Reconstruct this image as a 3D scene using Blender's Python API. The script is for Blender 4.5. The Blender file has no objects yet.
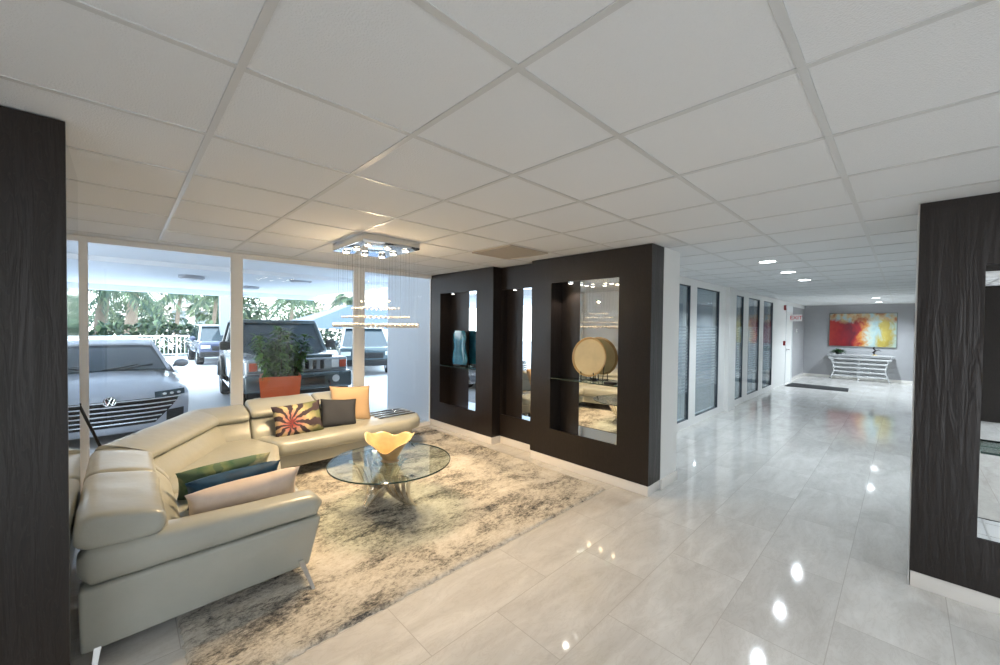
import bpy, bmesh, math, random
from mathutils import Vector, Matrix
random.seed(7)
PI = math.pi
SC = bpy.context.scene
COL = SC.collection

# ------------------------------------------------------------------ materials
MATS = {}
def new_mat(name):
    m = bpy.data.materials.new(name); m.use_nodes = True
    nt = m.node_tree
    for n in list(nt.nodes): nt.nodes.remove(n)
    out = nt.nodes.new('ShaderNodeOutputMaterial')
    return m, nt, out
def srgb(r, g, b):
    f = lambda c: (c/12.92 if c <= .04045 else ((c+.055)/1.055)**2.4)
    return (f(r/255), f(g/255), f(b/255), 1)
def nd(nt, t, **kw):
    n = nt.nodes.new(t)
    for k, v in kw.items():
        if k in n.inputs: n.inputs[k].default_value = v
        else: setattr(n, k, v)
    return n
def pbr(name, col, rough=.5, metal=0, spec=.5, coat=0, trans=0, emit=None, estr=0, bump=0, bscale=80, var=0, vscale=6, stretch=None, coat_rough=.05):
    """Principled material; var mixes a second noise-driven tone, bump adds fine grain."""
    m, nt, out = new_mat(name); L = nt.links.new
    p = nd(nt, 'ShaderNodeBsdfPrincipled')
    p.inputs['Base Color'].default_value = col
    p.inputs['Roughness'].default_value = rough
    p.inputs['Metallic'].default_value = metal
    p.inputs['Specular IOR Level'].default_value = spec
    p.inputs['Coat Weight'].default_value = coat
    p.inputs['Coat Roughness'].default_value = coat_rough
    p.inputs['Transmission Weight'].default_value = trans
    if emit:
        p.inputs['Emission Color'].default_value = emit; p.inputs['Emission Strength'].default_value = estr
    L(p.outputs[0], out.inputs[0])
    if var or bump:
        tc = nd(nt, 'ShaderNodeTexCoord'); mp = nd(nt, 'ShaderNodeMapping')
        if stretch: mp.inputs['Scale'].default_value = stretch
        L(tc.outputs['Object'], mp.inputs[0])
    if var:
        n = nd(nt, 'ShaderNodeTexNoise', Scale=vscale, Detail=6.0, Roughness=.6)
        L(mp.outputs[0], n.inputs['Vector'])
        r = nd(nt, 'ShaderNodeValToRGB')
        r.color_ramp.elements[0].position = .3; r.color_ramp.elements[1].position = .7
        r.color_ramp.elements[0].color = tuple(max(0, c*(1-var)) for c in col[:3])+(1,)
        r.color_ramp.elements[1].color = tuple(min(1, c*(1+var)) for c in col[:3])+(1,)
        L(n.outputs['Fac'], r.inputs[0]); L(r.outputs[0], p.inputs['Base Color'])
    if bump:
        n2 = nd(nt, 'ShaderNodeTexNoise', Scale=bscale, Detail=4.0)
        L(mp.outputs[0], n2.inputs['Vector'])
        b = nd(nt, 'ShaderNodeBump', Strength=bump, Distance=.01)
        L(n2.outputs['Fac'], b.inputs['Height']); L(b.outputs[0], p.inputs['Normal'])
    MATS[name] = m
    return m
def schlick(nt, f0=.04, boost=1.0):
    # facing-based Fresnel that behaves the same on both faces of a thin pane
    lw = nd(nt, 'ShaderNodeLayerWeight'); lw.inputs['Blend'].default_value = .5
    pw = nd(nt, 'ShaderNodeMath', operation='POWER'); pw.inputs[1].default_value = 5
    ma = nd(nt, 'ShaderNodeMath', operation='MULTIPLY_ADD'); ma.inputs[1].default_value = (1-f0)*boost; ma.inputs[2].default_value = f0*boost; ma.use_clamp = True
    nt.links.new(lw.outputs['Facing'], pw.inputs[0]); nt.links.new(pw.outputs[0], ma.inputs[0])
    return ma
def glassy(name, tint=(.93, .97, .96, 1), ior=1.45, rough=0.0, boost=1.0):
    m, nt, out = new_mat(name); L = nt.links.new
    t = nd(nt, 'ShaderNodeBsdfTransparent'); t.inputs[0].default_value = tint
    g = nd(nt, 'ShaderNodeBsdfGlossy'); g.inputs['Roughness'].default_value = rough
    mu = schlick(nt, ((ior-1)/(ior+1))**2, boost)
    mx = nd(nt, 'ShaderNodeMixShader')
    L(mu.outputs[0], mx.inputs[0]); L(t.outputs[0], mx.inputs[1]); L(g.outputs[0], mx.inputs[2])
    L(mx.outputs[0], out.inputs[0]); MATS[name] = m
    return m
def emission(name, col, s):
    m, nt, out = new_mat(name)
    e = nd(nt, 'ShaderNodeEmission'); e.inputs[0].default_value = col; e.inputs[1].default_value = s
    nt.links.new(e.outputs[0], out.inputs[0]); MATS[name] = m
    return m

def mat_floor():
    m, nt, out = new_mat('polished_marble_tile'); L = nt.links.new
    p = nd(nt, 'ShaderNodeBsdfPrincipled', Roughness=.06)
    p.inputs['Specular IOR Level'].default_value = .6
    tc = nd(nt, 'ShaderNodeTexCoord')
    mp = nd(nt, 'ShaderNodeMapping'); mp.inputs['Location'].default_value = (-1.965+8.8, -1.13+8.92, 0)
    L(tc.outputs['Object'], mp.inputs[0])
    br = nd(nt, 'ShaderNodeTexBrick'); br.offset = .5; br.offset_frequency = 2; br.squash = 1
    for k, v in (('Scale', 1.0), ('Mortar Size', .0022), ('Mortar Smooth', .1), ('Bias', 0.0), ('Brick Width', .88), ('Row Height', .446)): br.inputs[k].default_value = v
    br.inputs['Color1'].default_value = (0, 0, 0, 1); br.inputs['Color2'].default_value = (1, 1, 1, 1); br.inputs['Mortar'].default_value = (.5, .5, .5, 1)
    L(mp.outputs[0], br.inputs['Vector'])
    # cloudy marble, each tile shifted so veins break at the joints
    sh = nd(nt, 'ShaderNodeVectorMath', operation='MULTIPLY_ADD'); sh.inputs[1].default_value = (7, 11, 5)
    L(br.outputs['Color'], sh.inputs[0]); L(mp.outputs[0], sh.inputs[2])
    st = nd(nt, 'ShaderNodeMapping'); st.inputs['Scale'].default_value = (1.2, 3.5, 1); st.inputs['Rotation'].default_value = (0, 0, .12)
    L(sh.outputs[0], st.inputs[0])
    n = nd(nt, 'ShaderNodeTexNoise', Scale=1.6, Detail=8.0, Roughness=.62, Distortion=.8); L(st.outputs[0], n.inputs['Vector'])
    r = nd(nt, 'ShaderNodeValToRGB'); e = r.color_ramp.elements
    e[0].position = .3; e[0].color = srgb(197, 194, 189); e[1].position = .72; e[1].color = srgb(223, 221, 217)
    L(n.outputs['Fac'], r.inputs[0])
    n2 = nd(nt, 'ShaderNodeTexNoise', Scale=3.4, Detail=10.0, Roughness=.7, Distortion=1.5); L(st.outputs[0], n2.inputs['Vector'])
    r2 = nd(nt, 'ShaderNodeValToRGB'); e = r2.color_ramp.elements
    e[0].position = .47; e[0].color = (1, 1, 1, 1); e[1].position = .53; e[1].color = (1, 1, 1, 1)
    k = e.new(.5); k.color = (.92, .91, .90, 1)
    L(n2.outputs['Fac'], r2.inputs[0])
    mm = nd(nt, 'ShaderNodeMix', data_type='RGBA', blend_type='MULTIPLY'); mm.inputs[0].default_value = 1
    L(r.outputs[0], mm.inputs[6]); L(r2.outputs[0], mm.inputs[7])
    tv = nd(nt, 'ShaderNodeMapRange'); tv.inputs['To Min'].default_value = .93; tv.inputs['To Max'].default_value = 1.05
    L(br.outputs['Color'], tv.inputs[0])
    mv = nd(nt, 'ShaderNodeVectorMath', operation='SCALE'); L(mm.outputs[2], mv.inputs[0]); L(tv.outputs[0], mv.inputs['Scale'])
    mj = nd(nt, 'ShaderNodeMix', data_type='RGBA'); L(br.outputs['Fac'], mj.inputs[0]); L(mv.outputs[0], mj.inputs[6]); mj.inputs[7].default_value = srgb(186, 182, 176)
    L(mj.outputs[2], p.inputs['Base Color'])
    L(p.outputs[0], out.inputs[0]); MATS[m.name] = m
    return m

def mat_oak():
    m, nt, out = new_mat('black_stained_oak'); L = nt.links.new
    p = nd(nt, 'ShaderNodeBsdfPrincipled', Roughness=.33); p.inputs['Specular IOR Level'].default_value = .38
    tc = nd(nt, 'ShaderNodeTexCoord'); mp = nd(nt, 'ShaderNodeMapping'); mp.inputs['Scale'].default_value = (13, 13, 1.3)
    L(tc.outputs['Object'], mp.inputs[0])
    n = nd(nt, 'ShaderNodeTexNoise', Scale=1.6, Detail=3.0, Roughness=.5, Distortion=.6); L(mp.outputs[0], n.inputs['Vector'])
    w = nd(nt, 'ShaderNodeMath', operation='MULTIPLY'); w.inputs[1].default_value = 16; L(n.outputs['Fac'], w.inputs[0])
    fr = nd(nt, 'ShaderNodeMath', operation='FRACT'); L(w.outputs[0], fr.inputs[0])
    r = nd(nt, 'ShaderNodeValToRGB'); e = r.color_ramp.elements
    e[0].position = 0; e[0].color = srgb(24, 18, 15); e[1].position = 1; e[1].color = srgb(36, 28, 24)
    k = e.new(.12); k.color = srgb(42, 36, 33); k = e.new(.25); k.color = srgb(26, 22, 20)
    L(fr.outputs[0], r.inputs[0]); L(r.outputs[0], p.inputs['Base Color'])
    f = nd(nt, 'ShaderNodeTexNoise', Scale=14.0, Detail=4.0); mp2 = nd(nt, 'ShaderNodeMapping'); mp2.inputs['Scale'].default_value = (14, 14, .8)
    L(tc.outputs['Object'], mp2.inputs[0]); L(mp2.outputs[0], f.inputs['Vector'])
    ad = nd(nt, 'ShaderNodeMath', operation='ADD'); L(fr.outputs[0], ad.inputs[0]); L(f.outputs['Fac'], ad.inputs[1])
    b = nd(nt, 'ShaderNodeBump', Strength=.16, Distance=.003); L(ad.outputs[0], b.inputs['Height']); L(b.outputs[0], p.inputs['Normal'])
    L(p.outputs[0], out.inputs[0]); MATS[m.name] = m
    return m

def mat_rug():
    m, nt, out = new_mat('shag_wool'); L = nt.links.new
    p = nd(nt, 'ShaderNodeBsdfPrincipled', Roughness=.95); p.inputs['Specular IOR Level'].default_value = .1
    tc = nd(nt, 'ShaderNodeTexCoord'); mp = nd(nt, 'ShaderNodeMapping'); mp.inputs['Scale'].default_value = (1.0, 1.8, 1)
    L(tc.outputs['Object'], mp.inputs[0])
    n = nd(nt, 'ShaderNodeTexNoise', Scale=1.5, Detail=9.0, Roughness=.72, Distortion=.5); L(mp.outputs[0], n.inputs['Vector'])
    n2 = nd(nt, 'ShaderNodeTexNoise', Scale=30.0, Detail=5.0, Roughness=.8); L(mp.outputs[0], n2.inputs['Vector'])
    a = nd(nt, 'ShaderNodeMath', operation='MULTIPLY_ADD'); a.inputs[1].default_value = .70; a.inputs[2].default_value = -.37
    L(n2.outputs['Fac'], a.inputs[0])
    s = nd(nt, 'ShaderNodeMath', operation='ADD'); L(n.outputs['Fac'], s.inputs[0]); L(a.outputs[0], s.inputs[1])
    r = nd(nt, 'ShaderNodeValToRGB'); e = r.color_ramp.elements
    e[0].position = .30; e[0].color = srgb(76, 78, 82); e[1].position = .63; e[1].color = srgb(232, 228, 220)
    k = e.new(.405); k.color = srgb(160, 155, 146); k = e.new(.49); k.color = srgb(212, 206, 194)
    L(s.outputs[0], r.inputs[0]); L(r.outputs[0], p.inputs['Base Color'])
    b = nd(nt, 'ShaderNodeBump', Strength=.9, Distance=.02); L(n2.outputs['Fac'], b.inputs['Height']); L(b.outputs[0], p.inputs['Normal'])
    L(p.outputs[0], out.inputs[0]); MATS[m.name] = m
    return m

def mat_floral(name, c_mid, c_petal, c_tip, c_leaf, c_back, n_pet=9, center=(0, 0)):
    """Printed flower: petals from an angle wave, tinted by distance from the flower's heart."""
    m, nt, out = new_mat(name); L = nt.links.new
    p = nd(nt, 'ShaderNodeBsdfPrincipled', Roughness=.85); p.inputs['Specular IOR Level'].default_value = .2
    tc = nd(nt, 'ShaderNodeTexCoord'); mp = nd(nt, 'ShaderNodeMapping'); mp.inputs['Location'].default_value = (-center[0], 0, -center[1])
    L(tc.outputs['Object'], mp.inputs[0])
    nz = nd(nt, 'ShaderNodeTexNoise', Scale=9.0, Detail=3.0); L(mp.outputs[0], nz.inputs['Vector'])
    wv = nd(nt, 'ShaderNodeVectorMath', operation='MULTIPLY_ADD'); wv.inputs[1].default_value = (.12, .12, .12); L(nz.outputs['Color'], wv.inputs[0]); L(mp.outputs[0], wv.inputs[2])
    sp = nd(nt, 'ShaderNodeSeparateXYZ'); L(wv.outputs[0], sp.inputs[0])
    an = nd(nt, 'ShaderNodeMath', operation='ARCTAN2'); L(sp.outputs['Z'], an.inputs[0]); L(sp.outputs['X'], an.inputs[1])
    ml = nd(nt, 'ShaderNodeMath', operation='MULTIPLY'); ml.inputs[1].default_value = n_pet; L(an.outputs[0], ml.inputs[0])
    sn = nd(nt, 'ShaderNodeMath', operation='SINE'); L(ml.outputs[0], sn.inputs[0])
    ln = nd(nt, 'ShaderNodeVectorMath', operation='LENGTH'); cb = nd(nt, 'ShaderNodeCombineXYZ'); L(sp.outputs['X'], cb.inputs[0]); L(sp.outputs['Z'], cb.inputs[2]); L(cb.outputs[0], ln.inputs[0])
    r = nd(nt, 'ShaderNodeValToRGB'); e = r.color_ramp.elements
    e[0].position = .02; e[0].color = c_mid; e[1].position = .27; e[1].color = c_leaf
    k = e.new(.08); k.color = c_petal; k = e.new(.17); k.color = c_tip
    L(ln.outputs['Value'], r.inputs[0])
    r2 = nd(nt, 'ShaderNodeValToRGB'); e = r2.color_ramp.elements; e[0].position = .35; e[0].color = (0, 0, 0, 1); e[1].position = .6; e[1].color = (1, 1, 1, 1)
    mr = nd(nt, 'ShaderNodeMapRange'); mr.inputs['From Min'].default_value = -1; mr.inputs['From Max'].default_value = 1; L(sn.outputs[0], mr.inputs[0]); L(mr.outputs[0], r2.inputs[0])
    mx = nd(nt, 'ShaderNodeMix', data_type='RGBA'); L(r2.outputs[0], mx.inputs[0]); mx.inputs[6].default_value = c_back; L(r.outputs[0], mx.inputs[7])
    L(mx.outputs[2], p.inputs['Base Color']); L(p.outputs[0], out.inputs[0]); MATS[name] = m
    return m

def mat_painting():
    m, nt, out = new_mat('abstract_oil_paint'); L = nt.links.new
    p = nd(nt, 'ShaderNodeBsdfPrincipled', Roughness=.45)
    tc = nd(nt, 'ShaderNodeTexCoord'); sp = nd(nt, 'ShaderNodeSeparateXYZ'); L(tc.outputs['Object'], sp.inputs[0])
    mp = nd(nt, 'ShaderNodeMapping'); mp.inputs['Scale'].default_value = (1, 1.6, 1.2); L(tc.outputs['Object'], mp.inputs[0])
    n = nd(nt, 'ShaderNodeTexNoise', Scale=2.4, Detail=7.0, Roughness=.65, Distortion=.4); L(mp.outputs[0], n.inputs['Vector'])
    # local y runs from +.79 (left) to -.79 (right)
    u = nd(nt, 'ShaderNodeMapRange'); u.inputs['From Min'].default_value = .79; u.inputs['From Max'].default_value = -.79; L(sp.outputs['Y'], u.inputs[0])
    a = nd(nt, 'ShaderNodeMath', operation='MULTIPLY_ADD'); a.inputs[1].default_value = .5; a.inputs[2].default_value = -.25; L(n.outputs['Fac'], a.inputs[0])
    s = nd(nt, 'ShaderNodeMath', operation='ADD'); L(u.outputs[0], s.inputs[0]); L(a.outputs[0], s.inputs[1])
    r = nd(nt, 'ShaderNodeValToRGB'); e = r.color_ramp.elements
    e[0].position = 0; e[0].color = srgb(160, 48, 40); e[1].position = 1; e[1].color = srgb(150, 170, 160)
    for q, c in ((.2, (130, 22, 30)), (.34, (92, 26, 40)), (.46, (150, 30, 34)), (.54, (190, 130, 60)), (.62, (176, 190, 180)), (.7, (150, 178, 184)), (.78, (172, 154, 70)), (.9, (150, 132, 56))):
        k = e.new(q); k.color = srgb(*c)
    L(s.outputs[0], r.inputs[0])
    v = nd(nt, 'ShaderNodeMath', operation='ADD'); L(sp.outputs['Z'], v.inputs[0]); L(a.outputs[0], v.inputs[1])
    r2 = nd(nt, 'ShaderNodeValToRGB'); e = r2.color_ramp.elements; e[0].position = .24; e[0].color = (0, 0, 0, 1); e[1].position = .36; e[1].color = (1, 1, 1, 1)
    L(v.outputs[0], r2.inputs[0])
    n3 = nd(nt, 'ShaderNodeTexNoise', Scale=3.5, Detail=5.0); L(mp.outputs[0], n3.inputs['Vector'])
    r3 = nd(nt, 'ShaderNodeValToRGB'); e = r3.color_ramp.elements; e[0].position = .35; e[0].color = srgb(150, 82, 48); e[1].position = .65; e[1].color = srgb(150, 176, 180)
    k = e.new(.5); k.color = srgb(180, 156, 116); L(n3.outputs['Fac'], r3.inputs[0])
    mx = nd(nt, 'ShaderNodeMix', data_type='RGBA'); L(r2.outputs[0], mx.inputs[0]); L(r.outputs[0], mx.inputs[6]); L(r3.outputs[0], mx.inputs[7])
    L(mx.outputs[2], p.inputs['Base Color']); L(p.outputs[0], out.inputs[0]); MATS[m.name] = m
    return m

def mat_frosted():
    """Office glass: clear with a band of etched horizontal stripes."""
    m, nt, out = new_mat('striped_office_glass'); L = nt.links.new
    t = nd(nt, 'ShaderNodeBsdfTransparent'); t.inputs[0].default_value = (.80, .87, .90, 1)
    g = nd(nt, 'ShaderNodeBsdfGlossy'); g.inputs['Roughness'].default_value = .02
    f = schlick(nt); mx = nd(nt, 'ShaderNodeMixShader'); L(f.outputs[0], mx.inputs[0]); L(t.outputs[0], mx.inputs[1]); L(g.outputs[0], mx.inputs[2])
    d = nd(nt, 'ShaderNodeBsdfDiffuse'); d.inputs[0].default_value = (.62, .69, .74, 1)
    tl = nd(nt, 'ShaderNodeBsdfTranslucent'); tl.inputs[0].default_value = (.62, .69, .74, 1)
    m2 = nd(nt, 'ShaderNodeMixShader'); m2.inputs[0].default_value = .5; L(d.outputs[0], m2.inputs[1]); L(tl.outputs[0], m2.inputs[2])
    tc = nd(nt, 'ShaderNodeTexCoord'); sp = nd(nt, 'ShaderNodeSeparateXYZ'); L(tc.outputs['Object'], sp.inputs[0])
    k = nd(nt, 'ShaderNodeMath', operation='MULTIPLY'); k.inputs[1].default_value = 1/.052; L(sp.outputs['Z'], k.inputs[0])
    fr = nd(nt, 'ShaderNodeMath', operation='FRACT'); L(k.outputs[0], fr.inputs[0])
    lt = nd(nt, 'ShaderNodeMath', operation='LESS_THAN'); lt.inputs[1].default_value = .62; L(fr.outputs[0], lt.inputs[0])
    c1 = nd(nt, 'ShaderNodeMath', operation='GREATER_THAN'); c1.inputs[1].default_value = .55; L(sp.outputs['Z'], c1.inputs[0])
    c2 = nd(nt, 'ShaderNodeMath', operation='LESS_THAN'); c2.inputs[1].default_value = 1.66; L(sp.outputs['Z'], c2.inputs[0])
    q = nd(nt, 'ShaderNodeMath', operation='MULTIPLY'); L(lt.outputs[0], q.inputs[0]); L(c1.outputs[0], q.inputs[1])
    q2 = nd(nt, 'ShaderNodeMath', operation='MULTIPLY'); L(q.outputs[0], q2.inputs[0]); L(c2.outputs[0], q2.inputs[1])
    q3 = nd(nt, 'ShaderNodeMath', operation='MULTIPLY'); q3.inputs[1].default_value = .26; L(q2.outputs[0], q3.inputs[0])
    m3 = nd(nt, 'ShaderNodeMixShader'); L(q3.outputs[0], m3.inputs[0]); L(mx.outputs[0], m3.inputs[1]); L(m2.outputs[0], m3.inputs[2])
    L(m3.outputs[0], out.inputs[0]); MATS[m.name] = m
    return m

M_floor = mat_floor(); M_oak = mat_oak(); M_rug = mat_rug(); M_paint = mat_painting(); M_frost = mat_frosted()
M_tile = pbr('mineral_ceiling_tile', srgb(213, 214, 215), .9, spec=.2, bump=.35, bscale=160)
M_tbar = pbr('white_painted_metal', srgb(190, 190, 189), .38)
M_white = pbr('white_wall_paint', srgb(224, 224, 222), .55)
M_frame = pbr('white_window_frame', srgb(228, 230, 232), .4)
M_grey = pbr('grey_wall_paint', srgb(152, 152, 154), .6, var=.04, vscale=3)
M_base = pbr('glossy_white_base', srgb(226, 222, 216), .12, spec=.6)
M_mirror = pbr('mirror_silver', (.86, .88, .88, 1), .01, 1)
M_mirror_dim = pbr('polished_steel', (.62, .64, .66, 1), .06, 1)
M_chrome = pbr('chrome', (.8, .8, .8, 1), .07, 1)
M_leather = pbr('taupe_leather', srgb(167, 169, 161), .28, spec=.5, bump=.22, bscale=16, var=.05, vscale=4)
M_dark_under = pbr('black_underlining', srgb(24, 23, 22), .9)
M_seam = pbr('dark_stitched_seam', srgb(70, 58, 40), .7)
M_pane = glassy('window_glass', (.955, .98, .975, 1), 1.45)
M_table_glass = glassy('table_glass', (.90, .96, .94, 1), 1.55)
M_glass_edge = pbr('green_glass_edge', srgb(40, 62, 58), .08, spec=.7)
M_shelf_glass = glassy('shelf_glass', (.82, .9, .88, 1), 1.6)
M_black = pbr('black_plastic', srgb(18, 18, 19), .4)
M_rubber = pbr('tyre_rubber', srgb(28, 28, 30), .8)

# ------------------------------------------------------------------ mesh helper
class G:
    def __init__(s): s.bm = bmesh.new()
    def add(s, verts, faces, mi=0):
        vs = [s.bm.verts.new(v) for v in verts]
        for f in faces:
            try:
                fc = s.bm.faces.new([vs[i] for i in f]); fc.material_index = mi
            except ValueError: pass
        return vs
    def box(s, x0, x1, y0, y1, z0, z1, bev=0, seg=2, mi=0, M=None):
        x0, x1 = min(x0, x1), max(x0, x1); y0, y1 = min(y0, y1), max(y0, y1); z0, z1 = min(z0, z1), max(z0, z1)
        b = bmesh.new()
        vs = [b.verts.new(v) for v in ((x0,y0,z0),(x1,y0,z0),(x1,y1,z0),(x0,y1,z0),(x0,y0,z1),(x1,y0,z1),(x1,y1,z1),(x0,y1,z1))]
        for f in ((3,2,1,0),(4,5,6,7),(0,1,5,4),(1,2,6,5),(2,3,7,6),(3,0,4,7)): b.faces.new([vs[i] for i in f])
        if bev: bmesh.ops.bevel(b, geom=list(b.edges), offset=bev, segments=seg, profile=.5, affect='EDGES')
        s._merge(b, mi, M); return s
    def _merge(s, b, mi=0, M=None):
        if M is not None: bmesh.ops.transform(b, matrix=M, verts=b.verts)
        mp = {v: s.bm.verts.new(v.co) for v in b.verts}
        for f in b.faces:
            try:
                n = s.bm.faces.new([mp[v] for v in f.verts]); n.material_index = mi
            except ValueError: pass
        b.free()
    def prism(s, poly, z0, z1, bev=0, seg=3, mi=0, M=None):
        b = bmesh.new(); n = len(poly)
        lo = [b.verts.new((x, y, z0)) for x, y in poly]; hi = [b.verts.new((x, y, z1)) for x, y in poly]
        b.faces.new(lo[::-1]); b.faces.new(hi)
        for i in range(n): b.faces.new((lo[i], lo[(i+1) % n], hi[(i+1) % n], hi[i]))
        bmesh.ops.recalc_face_normals(b, faces=b.faces)
        if bev: bmesh.ops.bevel(b, geom=list(b.edges), offset=bev, segments=seg, profile=.5, affect='EDGES', clamp_overlap=True)
        s._merge(b, mi, M); return s
    def loft(s, rings, cap=True, closed=True, mi=0):
        vs = [[s.bm.verts.new(p) for p in r] for r in rings]; n = len(rings[0])
        for a, b in zip(vs, vs[1:]):
            for i in range(n if closed else n-1):
                j = (i+1) % n
                try: s.bm.faces.new((a[i], a[j], b[j], b[i])).material_index = mi
                except ValueError: pass
        if cap and closed:
            for r in (vs[0][::-1], vs[-1]):
                try: s.bm.faces.new(r).material_index = mi
                except ValueError: pass
        return s
    def tube(s, pts, r, n=8, cap=True, mi=0):
        pts = [Vector(p) for p in pts]; rr = r if isinstance(r, (list, tuple)) else [r]*len(pts)
        rings = []; up = None
        for i, p in enumerate(pts):
            t = (pts[min(i+1, len(pts)-1)]-pts[max(i-1, 0)]).normalized()
            if up is None: up = Vector((0, 0, 1)) if abs(t.z) < .9 else Vector((1, 0, 0))
            a = t.cross(up).normalized(); up = a.cross(t).normalized()
            rings.append([p+rr[i]*(math.cos(2*PI*k/n)*a+math.sin(2*PI*k/n)*up) for k in range(n)])
        return s.loft(rings, cap, mi=mi)
    def lathe(s, prof, n=24, c=(0, 0, 0), mi=0, M=None):
        if prof[0][0] > 0 or prof[-1][0] > 0: prof = list(prof)+[prof[0]]
        b = G(); rings = [[Vector((c[0]+r*math.cos(2*PI*k/n), c[1]+r*math.sin(2*PI*k/n), c[2]+z)) for k in range(n)] for r, z in prof]
        b.loft(rings, False); bmesh.ops.remove_doubles(b.bm, verts=b.bm.verts, dist=1e-5); s._merge(b.bm, mi, M); return s
    def sphere(s, c, r, u=12, v=8, sc=(1, 1, 1), mi=0):
        b = bmesh.new(); bmesh.ops.create_uvsphere(b, u_segments=u, v_segments=v, radius=r)
        s._merge(b, mi, Matrix.Translation(c) @ Matrix.Diagonal((*sc, 1))); return s
    def quad(s, a, b, c, d, mi=0): s.add([a, b, c, d], [(0, 1, 2, 3)], mi); return s
    def noise(s, amp, freq, seed=0):
        from mathutils import noise
        for v in s.bm.verts:
            n = noise.noise_vector(v.co*freq+Vector((seed, seed*2, 0))); v.co += n*amp
        return s
    def subdiv(s, cuts=2):
        bmesh.ops.subdivide_edges(s.bm, edges=list(s.bm.edges), cuts=cuts, use_grid_fill=True); return s
    def build(s, name, mats, parent=None, smooth=40, fix=True):
        if fix: bmesh.ops.recalc_face_normals(s.bm, faces=s.bm.faces)
        me = bpy.data.meshes.new(name); s.bm.to_mesh(me); s.bm.free()
        for m in (mats if isinstance(mats, (list, tuple)) else [mats]): me.materials.append(m)
        if smooth:
            for p in me.polygons: p.use_smooth = True
            me.set_sharp_from_angle(angle=math.radians(smooth))
        o = bpy.data.objects.new(name, me); COL.objects.link(o)
        if parent: o.parent = parent
        return o

def tag(o, label, cat, group=None, kind=None):
    o['label'] = label; o['category'] = cat
    if group: o['group'] = group
    if kind: o['kind'] = kind
    return o
def thing(name, label, cat, loc=(0, 0, 0), rz=0, group=None):
    o = bpy.data.objects.new(name, None); COL.objects.link(o); o.empty_display_size = .1
    o.location = loc; o.rotation_euler = (0, 0, rz)
    return tag(o, label, cat, group)
def struct(o, label=None, cat=None):
    o['kind'] = 'structure'
    if label: o['label'] = label
    if cat: o['category'] = cat
    return o
def kids(o): return [c for c in bpy.data.objects if c.parent == o]
def copy_thing(o, loc, rz=None, label=None):
    r = o.copy(); COL.objects.link(r); r.location = loc
    if rz is not None: r.rotation_euler = (0, 0, rz)
    if label: r['label'] = label
    for c in kids(o):
        d = c.copy(); COL.objects.link(d); d.parent = r
        for g in kids(c):
            h = g.copy(); COL.objects.link(h); h.parent = d
    return r

# ------------------------------------------------------------------ room shell
ZC = 2.415            # ceiling
YW = 5.35             # lobby window plane
XU = 3.60             # front plane of the black cabinets
XE = 17.0             # end wall of the hallway
YH = 2.42             # glazed office wall
GZ = -.15             # driveway level

struct(G().box(-3.6, XE+.1, -4.2, YW+.06, -.12, 0).build('floor', M_floor, smooth=0), 'polished pale marble tile floor of the lobby and hallway', 'floor')
struct(G().box(-3.6, XE+.1, -4.2, YW+.06, ZC+.003, ZC+.12).build('ceiling', M_tile, smooth=0), 'white suspended tile ceiling', 'ceiling')
g = G()
x = .271-.61*6
while x < XE:
    g.box(x-.012, x+.012, -4.2, YW, ZC-.001, ZC+.008); x += .61
y = .843-.61*8
while y < YW:
    g.box(-3.6, XE, y-.012, y+.012, ZC-.0005, ZC+.0085); y += .61
struct(g.build('trim_1', M_tbar, smooth=0), 'white metal grid between the ceiling tiles', 'ceiling grid')

# window header + mullions
def part_box(name, m, par, *a, **k):
    return G().box(*a, **k).build(name, m, par)
w_specs = [(-.232, .905), (1.005, 2.335), (2.475, 3.60)]
for i, (a, b) in enumerate(w_specs):
    w = bpy.data.objects.new('window_%d' % (i+1), None); COL.objects.link(w); w.location = (a, YW, 0); struct(w)
    w['label'] = ['tall lobby window pane showing the grey car', 'tall lobby window pane behind the orange planter', 'narrow lobby window pane beside the black cabinets'][i]; w['category'] = 'window'
    G().box(0, b-a, -.004, .004, .05, 2.36).build('pane', M_pane, w, smooth=0)
    g = G(); g.box(0, b-a, -.03, .03, .0, .05); g.box(0, b-a, -.03, .03, 2.36, ZC)
    g.box(0, .010, -.015, .015, .05, 2.36); g.box(b-a-.010, b-a, -.015, .015, .05, 2.36)
    g.build('frame', M_frame, w)
g = G()
for a, b in ((-.32, -.232), (.905, 1.005), (2.335, 2.475)): g.box(a, b, YW-.02, YW+.05, 0, ZC, bev=.004)
struct(g.build('trim_2', M_frame), 'white upright mullions between the lobby windows', 'mullion')
struct(G().box(-.50, -.34, 3.30, YW+.06, 0, ZC).build('wall_left', M_white, smooth=0), 'white return wall behind the left column', 'wall')

# white end of the cabinet block, wall behind the cabinets
g = G(); g.box(3.862, 4.25, 1.665, YW+.06, 0, ZC)
struct(g.build('wall_center', M_white, smooth=0), 'white wall end beside the black display cabinets', 'wall')
struct(G().box(3.864, 4.262, 1.652, 1.665, 0, .10, bev=.003).build('baseboard_center', M_base), 'white baseboard at the foot of the white wall end', 'baseboard')

# walls behind the viewer, with an unseen gap added to let sky light in as fill
struct(G().box(-3.6, -3.5, -1.5, 3.3, 0, ZC).build('wall_back', M_oak, smooth=0), 'dark oak clad wall behind the left column', 'wall')
struct(G().box(-3.5, 3.9, -4.2, -4.1, 0, ZC).build('wall_right', M_white, smooth=0), 'white wall behind the viewer', 'wall')
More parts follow.
